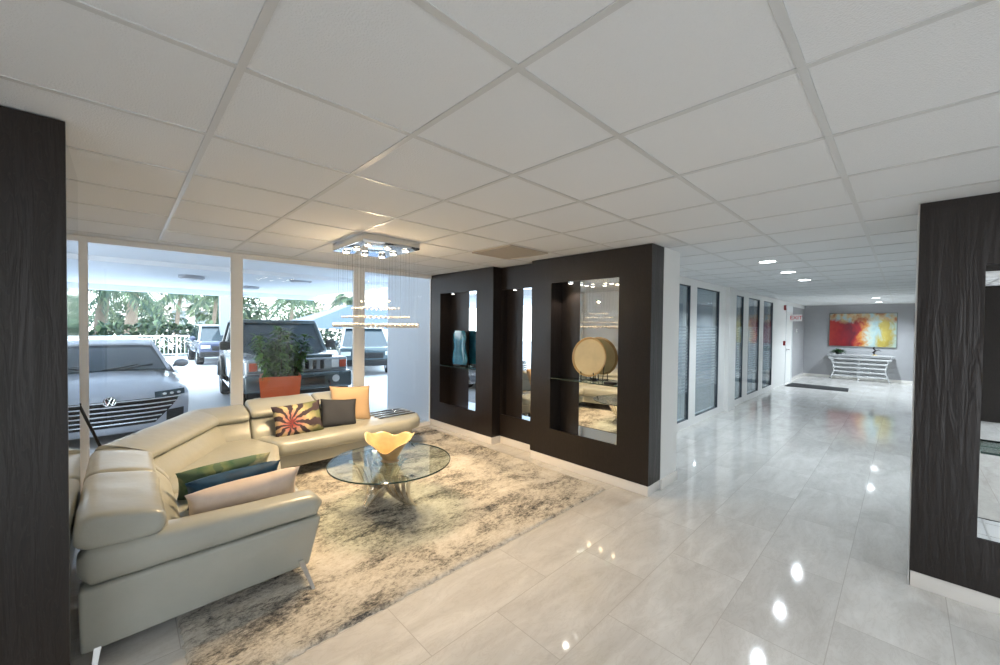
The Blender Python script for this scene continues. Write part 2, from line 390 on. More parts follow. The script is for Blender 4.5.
# hallway glazed wall (Y = YH)
panes = [(6.05, 6.64), (6.92, 8.07), (8.92, 9.66), (10.04, 11.0), (11.38, 12.36)]
g = G()
g.box(4.25, XE, YH, YH+.12, 2.30, ZC)                        # header
g.box(4.25, 13.95, YH, YH+.12, 0, .12)                          # sill
xs = [4.25]+[v for p in panes for v in p]+[13.95]
for a, b in zip(xs[0::2], xs[1::2]): g.box(a, b, YH, YH+.12, .12, 2.30)
g.box(13.95, 14.0, YH, YH+.12, .0, 2.30); g.box(14.90, XE, YH, YH+.12, 0, 2.30, mi=1)
struct(g.build('wall_hall_left', [M_white, M_grey], smooth=0), 'white framed office wall along the hallway', 'wall')
struct(G().box(8.43, 8.87, YH-.07, YH, 0, ZC).build('trim_3', M_white, smooth=0), 'white pilaster between the office windows', 'pilaster')
wl = ['first striped office window past the white wall end', 'second office window before the white pilaster', 'office window just past the white pilaster', 'middle office window of the far three', 'last office window before the white door wall']
for i, (a, b) in enumerate(panes):
    w = bpy.data.objects.new('window_%d' % (i+4), None); COL.objects.link(w); w.location = (a, YH, 0); struct(w, wl[i], 'window')
    G().box(.008, b-a-.016, .020, .026, .128, 2.288).build('pane', M_frost, w, smooth=0)
    g = G(); g.box(0, .008, .012, .06, .12, 2.30); g.box(b-a-.016, b-a, .004, .06, .12, 2.30); g.box(.008, b-a-.016, .012, .06, .12, .128); g.box(.008, b-a-.016, .012, .06, 2.288, 2.30)
    g.build('frame', [pbr('dark_gasket_%d' % i, srgb(52, 62, 72), .5)], w)
# office behind the glass
M_office = pbr('office_wall_paint', srgb(178, 188, 200), .7)
struct(G().box(4.25, XE, YW-.02, YW+.06, 0, ZC).build('wall_office_back', M_office, smooth=0), 'pale office back wall seen through the striped glass', 'wall')
struct(G().box(13.4, 13.5, YH+.12, YW-.02, 0, ZC).build('wall_office_end', M_office, smooth=0), 'pale office end wall', 'wall')
# end wall, right hallway wall
struct(G().box(XE, XE+.12, -3.2, YH+.12, 0, ZC).build('wall_end', M_grey, smooth=0), 'grey end wall of the hallway', 'wall')
struct(G().box(3.62, 3.87, -4.1, -1.602, 0, ZC).build('wall_light_block', M_white, smooth=0), 'added unseen white wall blocking sky light beyond the right-hand cabinet', 'wall')  # unseen wall added to stop sky light leaking past the cabinet
struct(G().box(3.87, XE, -.42, -.27, 0, ZC).build('wall_hall_right', M_white, smooth=0), 'white right wall of the hallway', 'wall')
g = G(); g.box(14.9, XE, YH-.012, YH, 0, .09); g.box(XE-.012, XE, -.27, YH-.012, 0, .09)
struct(g.build('baseboard_end', M_base), 'white baseboard around the grey end of the hallway', 'baseboard')
# door at the end of the office wall
d = bpy.data.objects.new('door_1', None); COL.objects.link(d); d.location = (14.0, YH, 0); struct(d, 'white door at the far end of the office wall', 'door')
G().box(.03, .87, .0, .045, .0, 2.12).build('door_leaf', M_white, d)
g = G(); g.box(0, .03, -.015, .06, 0, 2.15); g.box(.87, .90, -.015, .06, 0, 2.15); g.box(0, .9, -.015, .06, 2.12, 2.30); g.build('door_frame', M_frame, d)
g = G(); g.tube([(.12, 0, 1.0), (.12, -.05, 1.0), (.24, -.055, 1.0)], .011); g.lathe([(.0, 0), (.028, 0), (.028, .012), (0, .012)], 12, M=Matrix.Translation((.12, 0, 1.0)) @ Matrix.Rotation(PI/2, 4, 'X'))
g.build('door_handle', M_chrome, d)

# ------------------------------------------------------------------ black display cabinets
M_puck = emission('puck_lamp_glow', (1, .93, .82, 1), 6)
def cabinet(name, label, y0, y1, xf, xb, ny0, ny1, nz0, nz1, mirror_y, shelf_z, xback):
    """Front panel with a niche; mirror covers the niche back from ny0 up to mirror_y."""
    t = thing(name, label, 'cabinet', (xf, (y0+y1)/2, 0)); cy = (y0+y1)/2
    Y = lambda v: v-cy
    X = lambda v: v-xf
    g = G()
    g.box(0, .02, Y(y0), Y(ny0), .10, ZC-.003); g.box(0, .02, Y(ny1), Y(y1), .10, ZC-.003)
    g.box(0, .02, Y(ny0), Y(ny1), .10, nz0); g.box(0, .02, Y(ny0), Y(ny1), nz1, ZC-.003)
    g.box(.02, X(xb), Y(y0), Y(y0)+.02, .10, ZC-.003); g.box(.02, X(xb), Y(y1)-.02, Y(y1), .10, ZC-.003)
    g.build('oak_panel', M_oak, t, smooth=0)
    g = G(); xk = X(xback)
    if mirror_y < ny1-.02: g.box(.02, xk, Y(ny1), Y(ny1)+.012, nz0-.012, nz1+.012)
    g.box(.02, xk, Y(ny0)-.012, Y(ny0), nz0-.012, nz1+.012)
    if mirror_y < ny1-.02: g.box(xk, xk+.012, Y(mirror_y), Y(ny1), nz0-.012, nz1+.012)
    g.build('niche_lining', M_oak, t, smooth=0)
    G().box(xk-.001, xk+.012, Y(ny0), Y(mirror_y), nz0-.012, nz1+.012).build('mirror', M_mirror, t, smooth=0)
    G().box(.004, xk, Y(ny0), Y(ny1), nz0-.012, nz0).build('mirrored_niche_floor', M_mirror, t, smooth=0)
    G().box(.004, xk, Y(ny0), Y(ny1), nz1, nz1+.012).build('mirrored_niche_top', M_mirror, t, smooth=0)
    if shelf_z:
        g = G(); g.box(.006, xk-.004, Y(ny0)+.004, Y(ny1)-.004, shelf_z-.006, shelf_z+.006)
        s = g.build('glass_shelf', M_shelf_glass, t, smooth=0)
        G().box(.002, .006, Y(ny0)+.004, Y(ny1)-.004, shelf_z-.006, shelf_z+.006).build('polished_edge', M_glass_edge, s, smooth=0)
    G().box(.006, X(xb)-.002, Y(y0)+.006, Y(y1)-.004, 0, .10, bev=.002).build('plinth', M_base, t)
    p = G().lathe([(0, 0), (.03, 0), (.03, -.012), (.0, -.012)], 16, (xk*.5, Y(ny1)-.2, nz1)).build('puck_light', M_chrome, t)
    G().lathe([(0, -.0125), (.022, -.0125), (.022, -.015), (0, -.015)], 16, (xk*.5, Y(ny1)-.2, nz1)).build('lens', M_puck, p)
    return t
cabinet('display_cabinet', 'black oak display cabinet holding the round plate, nearest the white wall end', 1.668, 3.17, XU, 3.86, 2.005, 2.868, .42, 2.122, 2.60, 1.015, 3.80)
cabinet('display_cabinet', 'black oak cabinet recessed between two deeper ones, without a shelf', 3.172, 3.858, XU+.15, 3.862, 3.19, 3.845, .40, 2.11, 3.535, None, 3.85)
cabinet('display_cabinet', 'black oak display cabinet by the window holding the blue sculpture', 3.86, 5.345, XU, 3.86, 4.205, 5.075, .40, 2.11, 4.60, .99, 3.80)
cabinet('display_cabinet', 'tall black oak cabinet standing alone at the right edge of the room', -1.60, -.053, 3.59, 3.86, -1.25, -.32, .41, 2.005, -.325, .915, 3.80)
# left column, oak front with polished side
t = thing('clad_column', 'dark oak clad column at the left edge beside the sofa', 'column', (-.17, 2.33, 0))
g = G(); g.box(-1.4, .014, 0, .02, .0, ZC-.003); g.box(-1.4, -.02, .02, .9, 0, ZC-.003); g.build('oak_panel', M_oak, t, smooth=0)
G().box(-.018, 0, .021, .88, .0, ZC-.003).build('polished_side_panel', M_mirror_dim, t, smooth=0)
G().box(3.595, 3.86, -.053, -.047, .0, ZC-.002).build('trim_4', M_tbar, smooth=0)
struct(bpy.data.objects['trim_4'], 'thin white edge strip on the right-hand cabinet', 'trim')

# things in the niches
t = thing('decorative_plate', 'large cream round plate on a black stand on a glass shelf', 'plate', (3.70, 2.40, 1.0215))
R = Matrix.Translation((.0, 0, .265)) @ Matrix.Rotation(-PI/2+.12, 4, 'Y')
M_plate = pbr('cream_ceramic', srgb(222, 198, 148), .4, var=.1, vscale=5); M_platerim = pbr('tan_ceramic_rim', srgb(186, 150, 96), .35)
G().lathe([(0, -.004), (.15, .0), (.198, .006), (.198, .012), (.15, .012), (0, .006)], 40, M=R).build('plate_well', M_plate, t)
G().lathe([(.196, .004), (.212, .014), (.218, .022), (.212, .026), (.196, .015)], 40, M=R).build('plate_rim', M_platerim, t)
g = G()
for yy in (-.08, .08):
    g.tube([(-.045, yy, .002), (-.04, yy, .075), (-.052, yy, .10)], .006); g.tube([(-.055, yy, .005), (.06, yy, .005)], .006); g.tube([(.06, yy, .005), (.02, yy, .22)], .005)
g.tube([(.06, -.08, .005), (.06, .08, .005)], .006)
g.build('stand', M_black, t)
tag(G().box(3.615, 3.70, 2.06, 2.17, 1.0215, 1.045, bev=.003).build('black_tray', M_black), 'small flat black tray beside the round plate on the shelf', 'tray')
t = thing('glass_sculpture', 'teal blue glass sculpture standing on a shelf in the window-side cabinet', 'sculpture', (3.69, 4.69, .9965))
M_teal = pbr('teal_glass', srgb(46, 120, 150), .15, spec=.8, coat=.5, var=.25, vscale=14)
rings = []
for k in range(13):
    u = k/12; z = .03+.51*u; w = .17*(.9+.12*math.sin(9*u))*(1-.35*u**6); dd = .035
    rings.append([Vector((dd*math.cos(a), w*math.copysign(abs(math.cos(a+PI/2))**.6, math.cos(a+PI/2))*(1+.05*math.sin(5*a+7*u)), z)) for a in [2*PI*i/24 for i in range(24)]])
G().loft(rings).build('body', M_teal, t)
G().box(-.05, .05, -.09, .09, 0, .03, bev=.005).build('base', M_black, t)

# ------------------------------------------------------------------ sofa
sofa = thing('sectional_sofa', 'large taupe leather corner sofa with chrome legs under the window', 'sofa', (0, 0, 0))
def soft(poly, z0, z1, bev, name, mat=M_leather, par=sofa, nz=.006, fr=5, seed=1):
    return G().prism(poly, z0, z1, bev, 5).noise(nz, fr, seed).build(name, mat, par, smooth=60)
def chaikin(p, n=2):
    for _ in range(n):
        q = [p[0]]
        for a, b in zip(p, p[1:]): q += [tuple(.75*u+.25*v for u, v in zip(a, b)), tuple(.25*u+.75*v for u, v in zip(a, b))]
        p = q+[p[-1]]
    return p
def sweep(path, sec, name, r=.05, mat=M_leather, par=sofa, nz=.004, seed=1, step=.05):
    """Loft section (d inward, z) along a plan path with pillowed ends."""
    P = [Vector(p) for p in chaikin(path, 3)] if len(path) > 2 else [Vector(p) for p in path]
    D = [P[0]]
    for a, b in zip(P, P[1:]):
        n = max(1, int((b-a).length/step))
        for k in range(1, n+1): D.append(a.lerp(b, k/n))
    Ls = [0]
    for a, b in zip(D, D[1:]): Ls.append(Ls[-1]+(b-a).length)
    T = Ls[-1]
    # densify ends
    S = [r*(1-math.cos(q*PI/12)) for q in range(6)]
    S = S+[l for l in Ls if r < l < T-r]+[T-v for v in S[::-1]]
    cd = sum(s[0] for s in sec)/len(sec); cz = sum(s[1] for s in sec)/len(sec)
    hd = (max(s[0] for s in sec)-min(s[0] for s in sec))/2; hz = (max(s[1] for s in sec)-min(s[1] for s in sec))/2
    rings = []
    for l in S:
        i = 0
        while i < len(Ls)-2 and Ls[i+1] < l: i += 1
        f = (l-Ls[i])/max(1e-6, Ls[i+1]-Ls[i]); p = D[i].lerp(D[i+1], f)
        t0 = (D[min(i+1, len(D)-1)]-D[i]).normalized()
        tn = (D[min(i+2, len(D)-1)]-D[max(i-1, 0)]).normalized()
        nrm = Vector((tn.y, -tn.x))
        e = min(l, T-l); q = 0 if e >= r else r*(1-math.sqrt(max(0, 1-(1-e/r)**2)))
        fd, fz = max(.05, 1-q/hd), max(.05, 1-q/hz)
        rings.append([Vector((p.x+nrm.x*(cd+(d-cd)*fd), p.y+nrm.y*(cd+(d-cd)*fd), cz+(z-cz)*fz)) for d, z in sec])
    return G().loft(rings).noise(nz, 6, seed).build(name, mat, par, smooth=70)
def rsec(pts, n=2):
    """closed section, corners rounded"""
    p = pts
    for _ in range(n):
        q = []
        for a, b in zip(p, p[1:]+p[:1]): q += [(.78*a[0]+.22*b[0], .78*a[1]+.22*b[1]), (.22*a[0]+.78*b[0], .22*a[1]+.78*b[1])]
        p = q
    return p
# plinth frame under the seats
soft([(-.12, 2.72), (.86, 2.72), (.88, 3.5), (1.08, 4.36), (2.70, 4.40), (2.82, 4.66), (2.80, 5.06), (.54, 5.06), (-.12, 4.02)], .13, .29, .02, 'base_frame', nz=0)
# seats
soft([(.12, 2.74), (.94, 2.74), (.95, 3.56), (.12, 3.56)], .27, .425, .055, 'seat_cushion', seed=2)
soft([(.12, 3.565), (.95, 3.565), (1.12, 4.30), (.985, 4.74), (.72, 4.80), (.60, 4.74), (.14, 4.02)], .27, .425, .05, 'seat_cushion', seed=3)
soft([(1.125, 4.30), (2.62, 4.30), (2.82, 4.40), (2.93, 4.62), (2.95, 4.90), (2.90, 5.10), (2.28, 5.10), (2.26, 4.86), (.985, 4.86), (.99, 4.74)], .27, .42, .06, 'seat_cushion', seed=4, nz=.004)
# row of raised bright strips across the open seat end, in the chrome material
for k in range(4):
    yy = 4.62+.115*k
    g = G(); g.tube([(2.34, yy, .416), (2.40, yy, .421), (2.80-.01*k, yy, .421), (2.86-.01*k, yy, .412)], .028, 12)
    for v in g.bm.verts: v.co.z = .419+(v.co.z-.419)*.7
    g.build('bright_strip', M_chrome, sofa, smooth=60)['label'] = 'bright raised strip across the open seat end'
# backs (swept along the rear line)
rear_b = [(-.15, 2.66), (-.15, 3.80)]
rear_c = [(-.15, 3.81), (-.15, 3.94), (-.145, 4.02), (-.10, 4.10), (.46, 5.0), (.50, 5.07), (.59, 5.10), (.68, 5.10), (.97, 5.10)]
rear_a = [(.98, 5.10), (2.24, 5.10)]
back = rsec([(.02, .20), (.40, .20), (.43, .42), (.27, .62), (.02, .62)])
sweep(rear_b, back, 'backrest', .04, seed=5); sweep(rear_c, back, 'backrest', .02, seed=6); sweep(rear_a, back, 'backrest', .03, seed=7)
head = rsec([(-.01, .535), (.29, .525), (.33, .60), (.30, .665), (.06, .715), (-.015, .69)], 2)
sweep([(-.155, 2.62), (-.155, 3.38)], head, 'headrest', .035, seed=8, nz=.006)
sweep([(-.155, 3.39), (-.155, 4.0)], head, 'headrest', .035, seed=9, nz=.006)
headc = rsec([(.0, .58), (.31, .575), (.335, .625), (.29, .67), (.06, .73), (.0, .71)])
sweep([(-.15, 4.0), (-.145, 4.03), (-.10, 4.10), (.46, 5.0), (.50, 5.07), (.59, 5.10), (.68, 5.10), (.97, 5.10)], headc, 'headrest', .03, seed=10)
heada = rsec([(.0, .60), (.30, .595), (.33, .65), (.28, .70), (.06, .77), (.0, .755)])
sweep([(.98, 5.10), (1.66, 5.10)], heada, 'headrest', .04, seed=11); sweep([(1.67, 5.10), (2.24, 5.10)], heada, 'headrest', .04, seed=12)
# end arm facing the room
g = G(); M = Matrix(((1, 0, 0, 0), (0, 0, 1, 0), (0, 1, 0, 0), (0, 0, 0, 1)))
g.prism([(-.145, .075), (.855, .088), (.92, .34), (.93, .38), (-.15, .375)], 2.605, 2.73, .018, 3, M=M); g.build('arm_panel', M_leather, sofa, smooth=60)
rings = []
for k in range(25):
    u = k/24; xx = -.155+1.10*u; e = min(u, 1-u)*1.10; q = 0 if e > .05 else .05*(1-math.sqrt(max(0, 1-(1-e/.05)**2)))
    zt = .565-.05*u; zb = .368+.012*u; zc = (zb+zt)/2; hz = max(.01, (zt-zb)/2-q); hy = max(.01, .10-q)
    rings.append([Vector((xx, 2.70+hy*math.copysign(abs(math.cos(a))**.65, math.cos(a)), zc+hz*math.copysign(abs(math.sin(a))**.65, math.sin(a)))) for a in [2*PI*i/28 for i in range(28)]])
G().loft(rings).noise(.003, 5, 3).build('arm_roll', M_leather, sofa, smooth=70)
# chrome legs
def sofa_leg(x, y, dx, dy, h=.14):
    zb = .016 if x > .2 else 0
    g = G(); g.loft([[Vector((x+dx*u+s*(.015-.006*u), y+dy*u+t_*.012, zb+(h-zb)*(1-u))) for s, t_ in ((-1, -1), (1, -1), (1, 1), (-1, 1))] for u in (0, .5, 1)])
    return g.build('leg', M_chrome, sofa)
sofa_leg(.80, 2.60, .03, -.14); sofa_leg(-.08, 2.64, -.02, -.06); sofa_leg(2.66, 4.50, .10, -.05); sofa_leg(1.2, 4.44, 0, -.02); sofa_leg(2.74, 4.98, .06, .04)

# ------------------------------------------------------------------ throw pillows
def pillow(name, label, w, h, th, loc, rot, mat, group=None, trim=None):
    """Pillow in its local XZ plane, thickness along Y."""
    n = 18; g = G(); P = {}
    for s in (0, 1):
        for i in range(n+1):
            for j in range(n+1):
                u, v = 2*i/n-1, 2*j/n-1
                pin = 1-.07*(1-abs(u)**2.5)*abs(v)**3; pin2 = 1-.07*(1-abs(v)**2.5)*abs(u)**3
                edge = i in (0, n) or j in (0, n)
                t_ = 0 if edge else th/2*((1-u**4)*(1-v**4))**.55*(1+.06*math.sin(5*u+3*v))
                if edge and s: continue
                P[(s, i, j)] = g.bm.verts.new((u*w/2*pin2, (-1 if s == 0 else 1)*t_, v*h/2*pin))
    gt = lambda s, i, j: P.get((s, i, j)) or P[(0, i, j)]
    for s in (0, 1):
        for i in range(n):
            for j in range(n):
                f = [gt(s, i, j), gt(s, i+1, j), gt(s, i+1, j+1), gt(s, i, j+1)]
                try: g.bm.faces.new(f if s == 0 else f[::-1])
                except ValueError: pass
    o = g.build(name, mat, smooth=80); o.location = loc; o.rotation_euler = rot
    return tag(o, label, 'pillow', group)
M_fl1 = mat_floral('flower_print_cotton', srgb(150, 62, 62), srgb(192, 134, 124), srgb(206, 192, 152), srgb(116, 124, 88), srgb(74, 64, 72), 11, (-.03, .03))
M_fl2 = mat_floral('leaf_print_cotton', srgb(200, 190, 150), srgb(140, 150, 110), srgb(56, 92, 74), srgb(176, 172, 140), srgb(84, 106, 88), 7, (.0, .05))
M_char = pbr('charcoal_linen', srgb(64, 67, 74), .9, bump=.3, bscale=300, spec=.2)
M_tan = pbr('tan_linen', srgb(196, 168, 136), .9, bump=.2, bscale=300, spec=.2)
M_navy = pbr('navy_velvet', srgb(22, 62, 92), .6, spec=.3, var=.35, vscale=10)
M_pink = pbr('blush_shimmer_fabric', srgb(200, 186, 176), .5, spec=.4, var=.10, vscale=9)
pillow('throw_pillow', 'tan square pillow, rightmost on the long side of the sofa', .50, .46, .15, (2.06, 4.80, .62), (-.30, .06, -.12), M_tan)
pillow('throw_pillow', 'charcoal pillow between the flower pillow and the tan one', .42, .34, .14, (1.86, 4.67, .56), (-.38, .10, -.10), M_char)
pillow('throw_pillow', 'pillow printed with a big red and yellow flower', .50, .36, .15, (1.40, 4.63, .565), (-.34, -.05, -.02), M_fl1)
pillow('throw_pillow', 'green leaf patterned pillow at the back of the three by the sofa arm', .56, .27, .12, (.53, 3.36, .515), (.40, -.03, .04), M_fl2)
pillow('throw_pillow', 'navy blue pillow between the leaf patterned and blush pillows', .54, .27, .14, (.55, 3.13, .51), (.38, -.04, .03), M_navy)
pillow('throw_pillow', 'blush beige lumbar pillow leaning against the sofa arm', .63, .27, .15, (.575, 2.93, .50), (.34, -.03, .02), M_pink)

# ------------------------------------------------------------------ rug, mat
n = 200; g = G(); V = []
from mathutils import noise as NZ
x0, x1, y0, y1 = .215, 3.46, 2.03, 5.20
for i in range(n+1):
    row = []
    for j in range(n+1):
        xx, yy = x0+(x1-x0)*i/n, y0+(y1-y0)*j/n
        e = min(i, j, n-i, n-j)
        z = .002 if e == 0 else .014+.007*random.random()+.004*NZ.noise(Vector((xx*9, yy*9, 0)))
        if e == 0: xx += random.uniform(-.008, .008); yy += random.uniform(-.008, .008)
        row.append(g.bm.verts.new((xx-1.8, yy-3.6, z)))
    V.append(row)
for i in range(n):
    for j in range(n): g.bm.faces.new((V[i][j], V[i+1][j], V[i+1][j+1], V[i][j+1]))
o = g.build('shag_rug', M_rug, smooth=180); o.location = (1.8, 3.6, 0); tag(o, 'mottled beige and grey shag rug under the coffee table', 'rug')
tag(G().prism([(13.42, 2.32), (13.50, .98), (14.25, 1.02), (14.36, 2.30)], .0, .012, .004, 2).build('door_mat', pbr('black_mat_fibre', srgb(24, 26, 28), .95, bump=.5, bscale=200)), 'long black mat on the floor at the hallway end', 'mat')

# ------------------------------------------------------------------ coffee table + bowl
TZ = .43
TC = (1.70, 3.12)
t = thing('coffee_table', 'round glass coffee table on a ribbed metal fan base', 'table', (TC[0], TC[1], .018))
gl = G().lathe([(0, TZ-.030), (.515, TZ-.030), (.515, TZ-.018), (0, TZ-.018)], 72)
gl = gl.build('glass_top', M_table_glass, t)
G().lathe([(.515, TZ-.030), (.520, TZ-.0285), (.520, TZ-.0195), (.515, TZ-.018)], 72).build('polished_edge', M_glass_edge, gl)
M_champ = pbr('brushed_champagne_metal', (.92, .86, .76, 1), .22, 1)
def fan(tip, top, spread, ribs, w):
    """Pleated fan: narrow at the tip on the floor, opening towards the glass."""
    tip = Vector(tip); top = Vector(top); ax = (top-tip)
    side = ax.cross(Vector((0, 0, 1))).normalized(); nrm = side.cross(ax).normalized()
    g = G(); nb = 2*ribs+1
    for i in range(nb):
        a = (i/(nb-1)-.5)*2; b = a*spread
        rings = []
        for k in range(9):
            u = k/8; rad = .012+w*u**1.15
            c = tip+ax*(u*(1-.10*a*a*u))+side*(rad*math.sin(b))+nrm*(rad*(1-math.cos(b))*.9-.05*math.sin(PI*u))
            rd = (side*math.cos(b)+nrm*math.sin(b)).normalized(); td = rd.cross(ax).normalized()
            hw, ht = .007+.5*w*spread/nb*u, .004+.010*math.sin(PI*min(1, u*1.1))
            rings.append([c+rd*hw*p+td*ht*q for p, q in ((-1, -1), (1, -1), (1, 1), (-1, 1))])
        for r in rings:
            for p in r: p.z = min(max(p.z, .001), TZ-.032)
        g.loft(rings)
    g.sphere(tip+Vector((0, 0, .010)), .018, 12, 8, (1, 1, .55))
    return g
fan((.16, -.14, .0), (-.20, -.12, TZ-.03), 1.25, 5, .30).build('base_fan', M_champ, t, smooth=20)
fan((-.18, .12, .0), (.14, .18, TZ-.03), 1.25, 5, .30).build('base_fan', M_champ, t, smooth=20)
fan((.02, .22, .0), (-.16, -.02, TZ-.03), 1.25, 5, .26).build('base_fan', M_champ, t, smooth=20)
M_bowl = pbr('honey_resin', srgb(222, 194, 142), .28, spec=.5, var=.22, vscale=7); M_bowlout = pbr('bronze_bowl_outside', srgb(160, 132, 96), .3, spec=.5, var=.2, vscale=9)
t = thing('lobed_bowl', 'honey coloured wavy lobed bowl standing on the glass table', 'bowl', (1.68, 3.10, .018+TZ-.0175), rz=-.77)
def bowl_pt(a, u, off=0):
    fr = max(0, -math.sin(a)); bk = max(0, math.sin(a)); lobe = 1-.50*fr**2.2-.16*bk**2
    r = .05+(.05+.105*u**.8*(.70+.30*abs(math.cos(a))))*u**.75-off*(.6+.4*u)
    if u < .12: r = .075-.03*(u/.12)-off
    z = .002+.235*u*lobe+.012*u*math.cos(6*a)*u+off*.5*(1-u)
    return Vector((r*math.cos(a)*1.05, r*math.sin(a)*.85, z))
N = 64
G().loft([[bowl_pt(2*PI*i/N, u) for i in range(N)] for u in [k/16 for k in range(17)]], cap=False).build('outer_shell', M_bowlout, t, smooth=180)
g = G(); g.loft([[bowl_pt(2*PI*i/N, 1) for i in range(N)]]+[[bowl_pt(2*PI*i/N, u, .012) for i in range(N)] for u in [1-k/16 for k in range(15)]]+[[Vector((0, 0, .02))]*N], cap=False); bmesh.ops.remove_doubles(g.bm, verts=g.bm.verts, dist=1e-5)
g.build('inner_shell', M_bowl, t, smooth=180)

# ------------------------------------------------------------------ chandelier
ch = thing('crystal_chandelier', 'square ceiling chandelier with hanging crystal strands over the coffee table', 'chandelier', (1.79, 3.61, ZC))
M_crys = pbr('clear_crystal', (1, .97, .92, 1), .05, spec=.8, trans=.45, coat=.5)
M_strand = glassy('clear_thread', (.8, .8, .8, 1), 1.4)
M_bulb = emission('warm_bulb_glow', (1, .85, .62, 1), 9)
cw, cd_ = .285, .34
g = G(); g.box(-cw, cw, -cd_, cd_, -.075, -.001, bev=.004); g.build('canopy', M_chrome, ch)
k = 0
for sx in (-.19, 0, .19):
    for sy in (-.24, 0, .24):
        if sx == 0 and sy == 0: continue
        b = G().lathe([(0, -.075), (.04, -.075), (.038, -.085), (.03, -.088), (.0, -.085)], 16, (sx, sy, 0)).build('bulb_socket', M_chrome, ch)
        G().lathe([(0, -.0882), (.029, -.0882), (.026, -.094), (0, -.097)], 16, (sx, sy, 0)).build('bulb', M_bulb, b)
def strand(px, py, z, r):
    w = G(); w.tube([(0, 0, -.076), (0, 0, z+r)], .0006, 4)
    return w
tiers = [(1.0, -.805, 12, .019), (.80, -.725, 9, .010), (.55, -.64, 6, .010), (.33, -.575, 3, .010)]
for sc, z, n_, r in tiers:
    w = strand(0, 0, z, r).build('strand', M_strand, ch); c = G().sphere((0, 0, z), r, 10, 7, (1, 1, 1.15)).build('crystal', M_crys, w)
    pts = []
    for e in range(4):
        for q in range(n_):
            f = 2*q/n_-1
            pts.append([(f, -1), (1, f), (-f, 1), (-1, -f)][e])
    first = True
    for u, v in pts:
        ww = w if first else w.copy()
        if not first:
            COL.objects.link(ww); ww.parent = ch
            cc = c.copy(); COL.objects.link(cc); cc.parent = ww
        ww.location = (u*cw*.96*sc, v*cd_*.96*sc, 0); first = False
g = G()
for sc, z in ((1.0, -.803), (.80, -.723)):
    a, b = cw*.96*sc, cd_*.96*sc
    for p, q in (((-a, -b), (a, -b)), ((a, -b), (a, b)), ((a, b), (-a, b)), ((-a, b), (-a, -b))):
        g.tube([(p[0], p[1], z), (q[0], q[1], z)], .004, 6)
g.build('tier_frame', M_crys, ch)

# ------------------------------------------------------------------ ceiling vent, downlights
t = thing('ceiling_vent', 'beige square air vent in the ceiling near the black cabinets', 'vent', (.271+.61*4+.305, .843+.61*3+.305, ZC))
M_vent = pbr('beige_vent_metal', srgb(176, 166, 152), .6)
g = G()
for k in range(14): g.box(-.27, .27, -.27+.04*k, -.255+.04*k+.012, -.012, -.003)
g.build('louvre', M_vent, t); g = G()
for a in ((-.29, .29, -.29, -.27), (-.29, .29, .27, .29), (-.29, -.27, -.27, .27), (.27, .29, -.27, .27)): g.box(*a, -.016, -.001)
g.build('frame', M_vent, t)
M_down = emission('cool_downlight_glow', (.92, .97, 1, 1), 14)
dl = thing('downlight', 'recessed ceiling downlight nearest the camera in the row of three', 'ceiling light', (5.51, 1.145, ZC), group='hallway downlights')
G().lathe([(.082, 0), (.105, 0), (.105, -.006), (.098, -.009), (.082, -.004)], 32).build('trim_ring', M_tbar, dl)
G().lathe([(0, -.001), (.083, -.001), (.083, -.004), (0, -.004)], 32).build('diffuser', M_down, dl)
DL = [(5.51, 1.145)]
for (a, b), lb in zip([(6.715, 1.15), (7.97, 1.145), (13.65, .515), (15.68, .525)], ['recessed ceiling downlight, middle one of the row of three', 'recessed ceiling downlight, farthest of the row of three', 'recessed ceiling downlight, nearer of the far pair before the painting', 'recessed ceiling downlight closest to the painting']):
    copy_thing(dl, (a, b, ZC), label=lb); DL.append((a, b))

# ------------------------------------------------------------------ hallway end furnishings
t = thing('painting', 'wide abstract painting in red, white and yellow on the grey end wall', 'painting', (XE-.001, .95, 1.60))
G().box(-.035, 0, -.785, .785, -.525, .525, bev=.004).build('canvas', M_paint, t)
g = G()
for a in ((-.80, .80, -.54, -.525), (-.80, .80, .525, .54), (-.80, -.785, -.525, .525), (.785, .80, -.525, .525)): g.box(-.045, 0, a[0], a[1], a[2], a[3])
g.build('frame', pbr('grey_picture_frame', srgb(110, 112, 108), .5), t)
t = thing('console_table', 'chrome slatted console table with waisted ends below the painting', 'table', (16.72, .97, 0))
M_alu = pbr('bright_metal_slat', srgb(214, 216, 216), .25, metal=.6)
G().box(-.2, .2, -.78, .78, .80, .825, bev=.004).build('top', M_alu, t)
for k in range(5):
    z = .12+.135*k; hw = .60+.13*((k-1.6)/2.4)**2
    for zz in (0,): G().box(-.165, -.135, -hw, hw, z, z+.045, bev=.004).build('slat', M_alu, t)
for s in (-1, 1):
    pts = [(-.14, s*(.60+.14*((z-.37)/.42)**2), z) for z in [.02+.78*q/10 for q in range(11)]]
    G().tube(pts, .016, 8).build('side_post', M_alu, t)
    pts = [(.15, s*(.60+.14*((z-.37)/.42)**2), z) for z in [.02+.78*q/10 for q in range(11)]]
    G().tube(pts, .016, 8).build('side_post', M_alu, t)
G().box(-.18, -.135, -.02, .02, 0, .80).build('center_post', M_alu, t)
M_leaf = pbr('dark_green_leaf', srgb(44, 84, 40), .5, var=.3, vscale=30)
def leaf(g, p, d, L, W, droop=.3, mi=0):
    d = Vector(d).normalized(); s = d.cross(Vector((0, 0, 1)))
    if s.length < .05: s = Vector((1, 0, 0))
    s.normalize(); p = Vector(p); up = s.cross(d)
    a = p; b = p+d*L*.45+up*L*.06; c = p+d*L-Vector((0, 0, L*droop))
    g.add([a, b+s*W/2, c, b-s*W/2, b-up*W*.15], [(0, 1, 4), (1, 2, 4), (2, 3, 4), (3, 0, 4)], mi)
t = thing('table_plant', 'low green leafy plant on the left of the console table', 'plant', (16.62, 1.46, .8255))
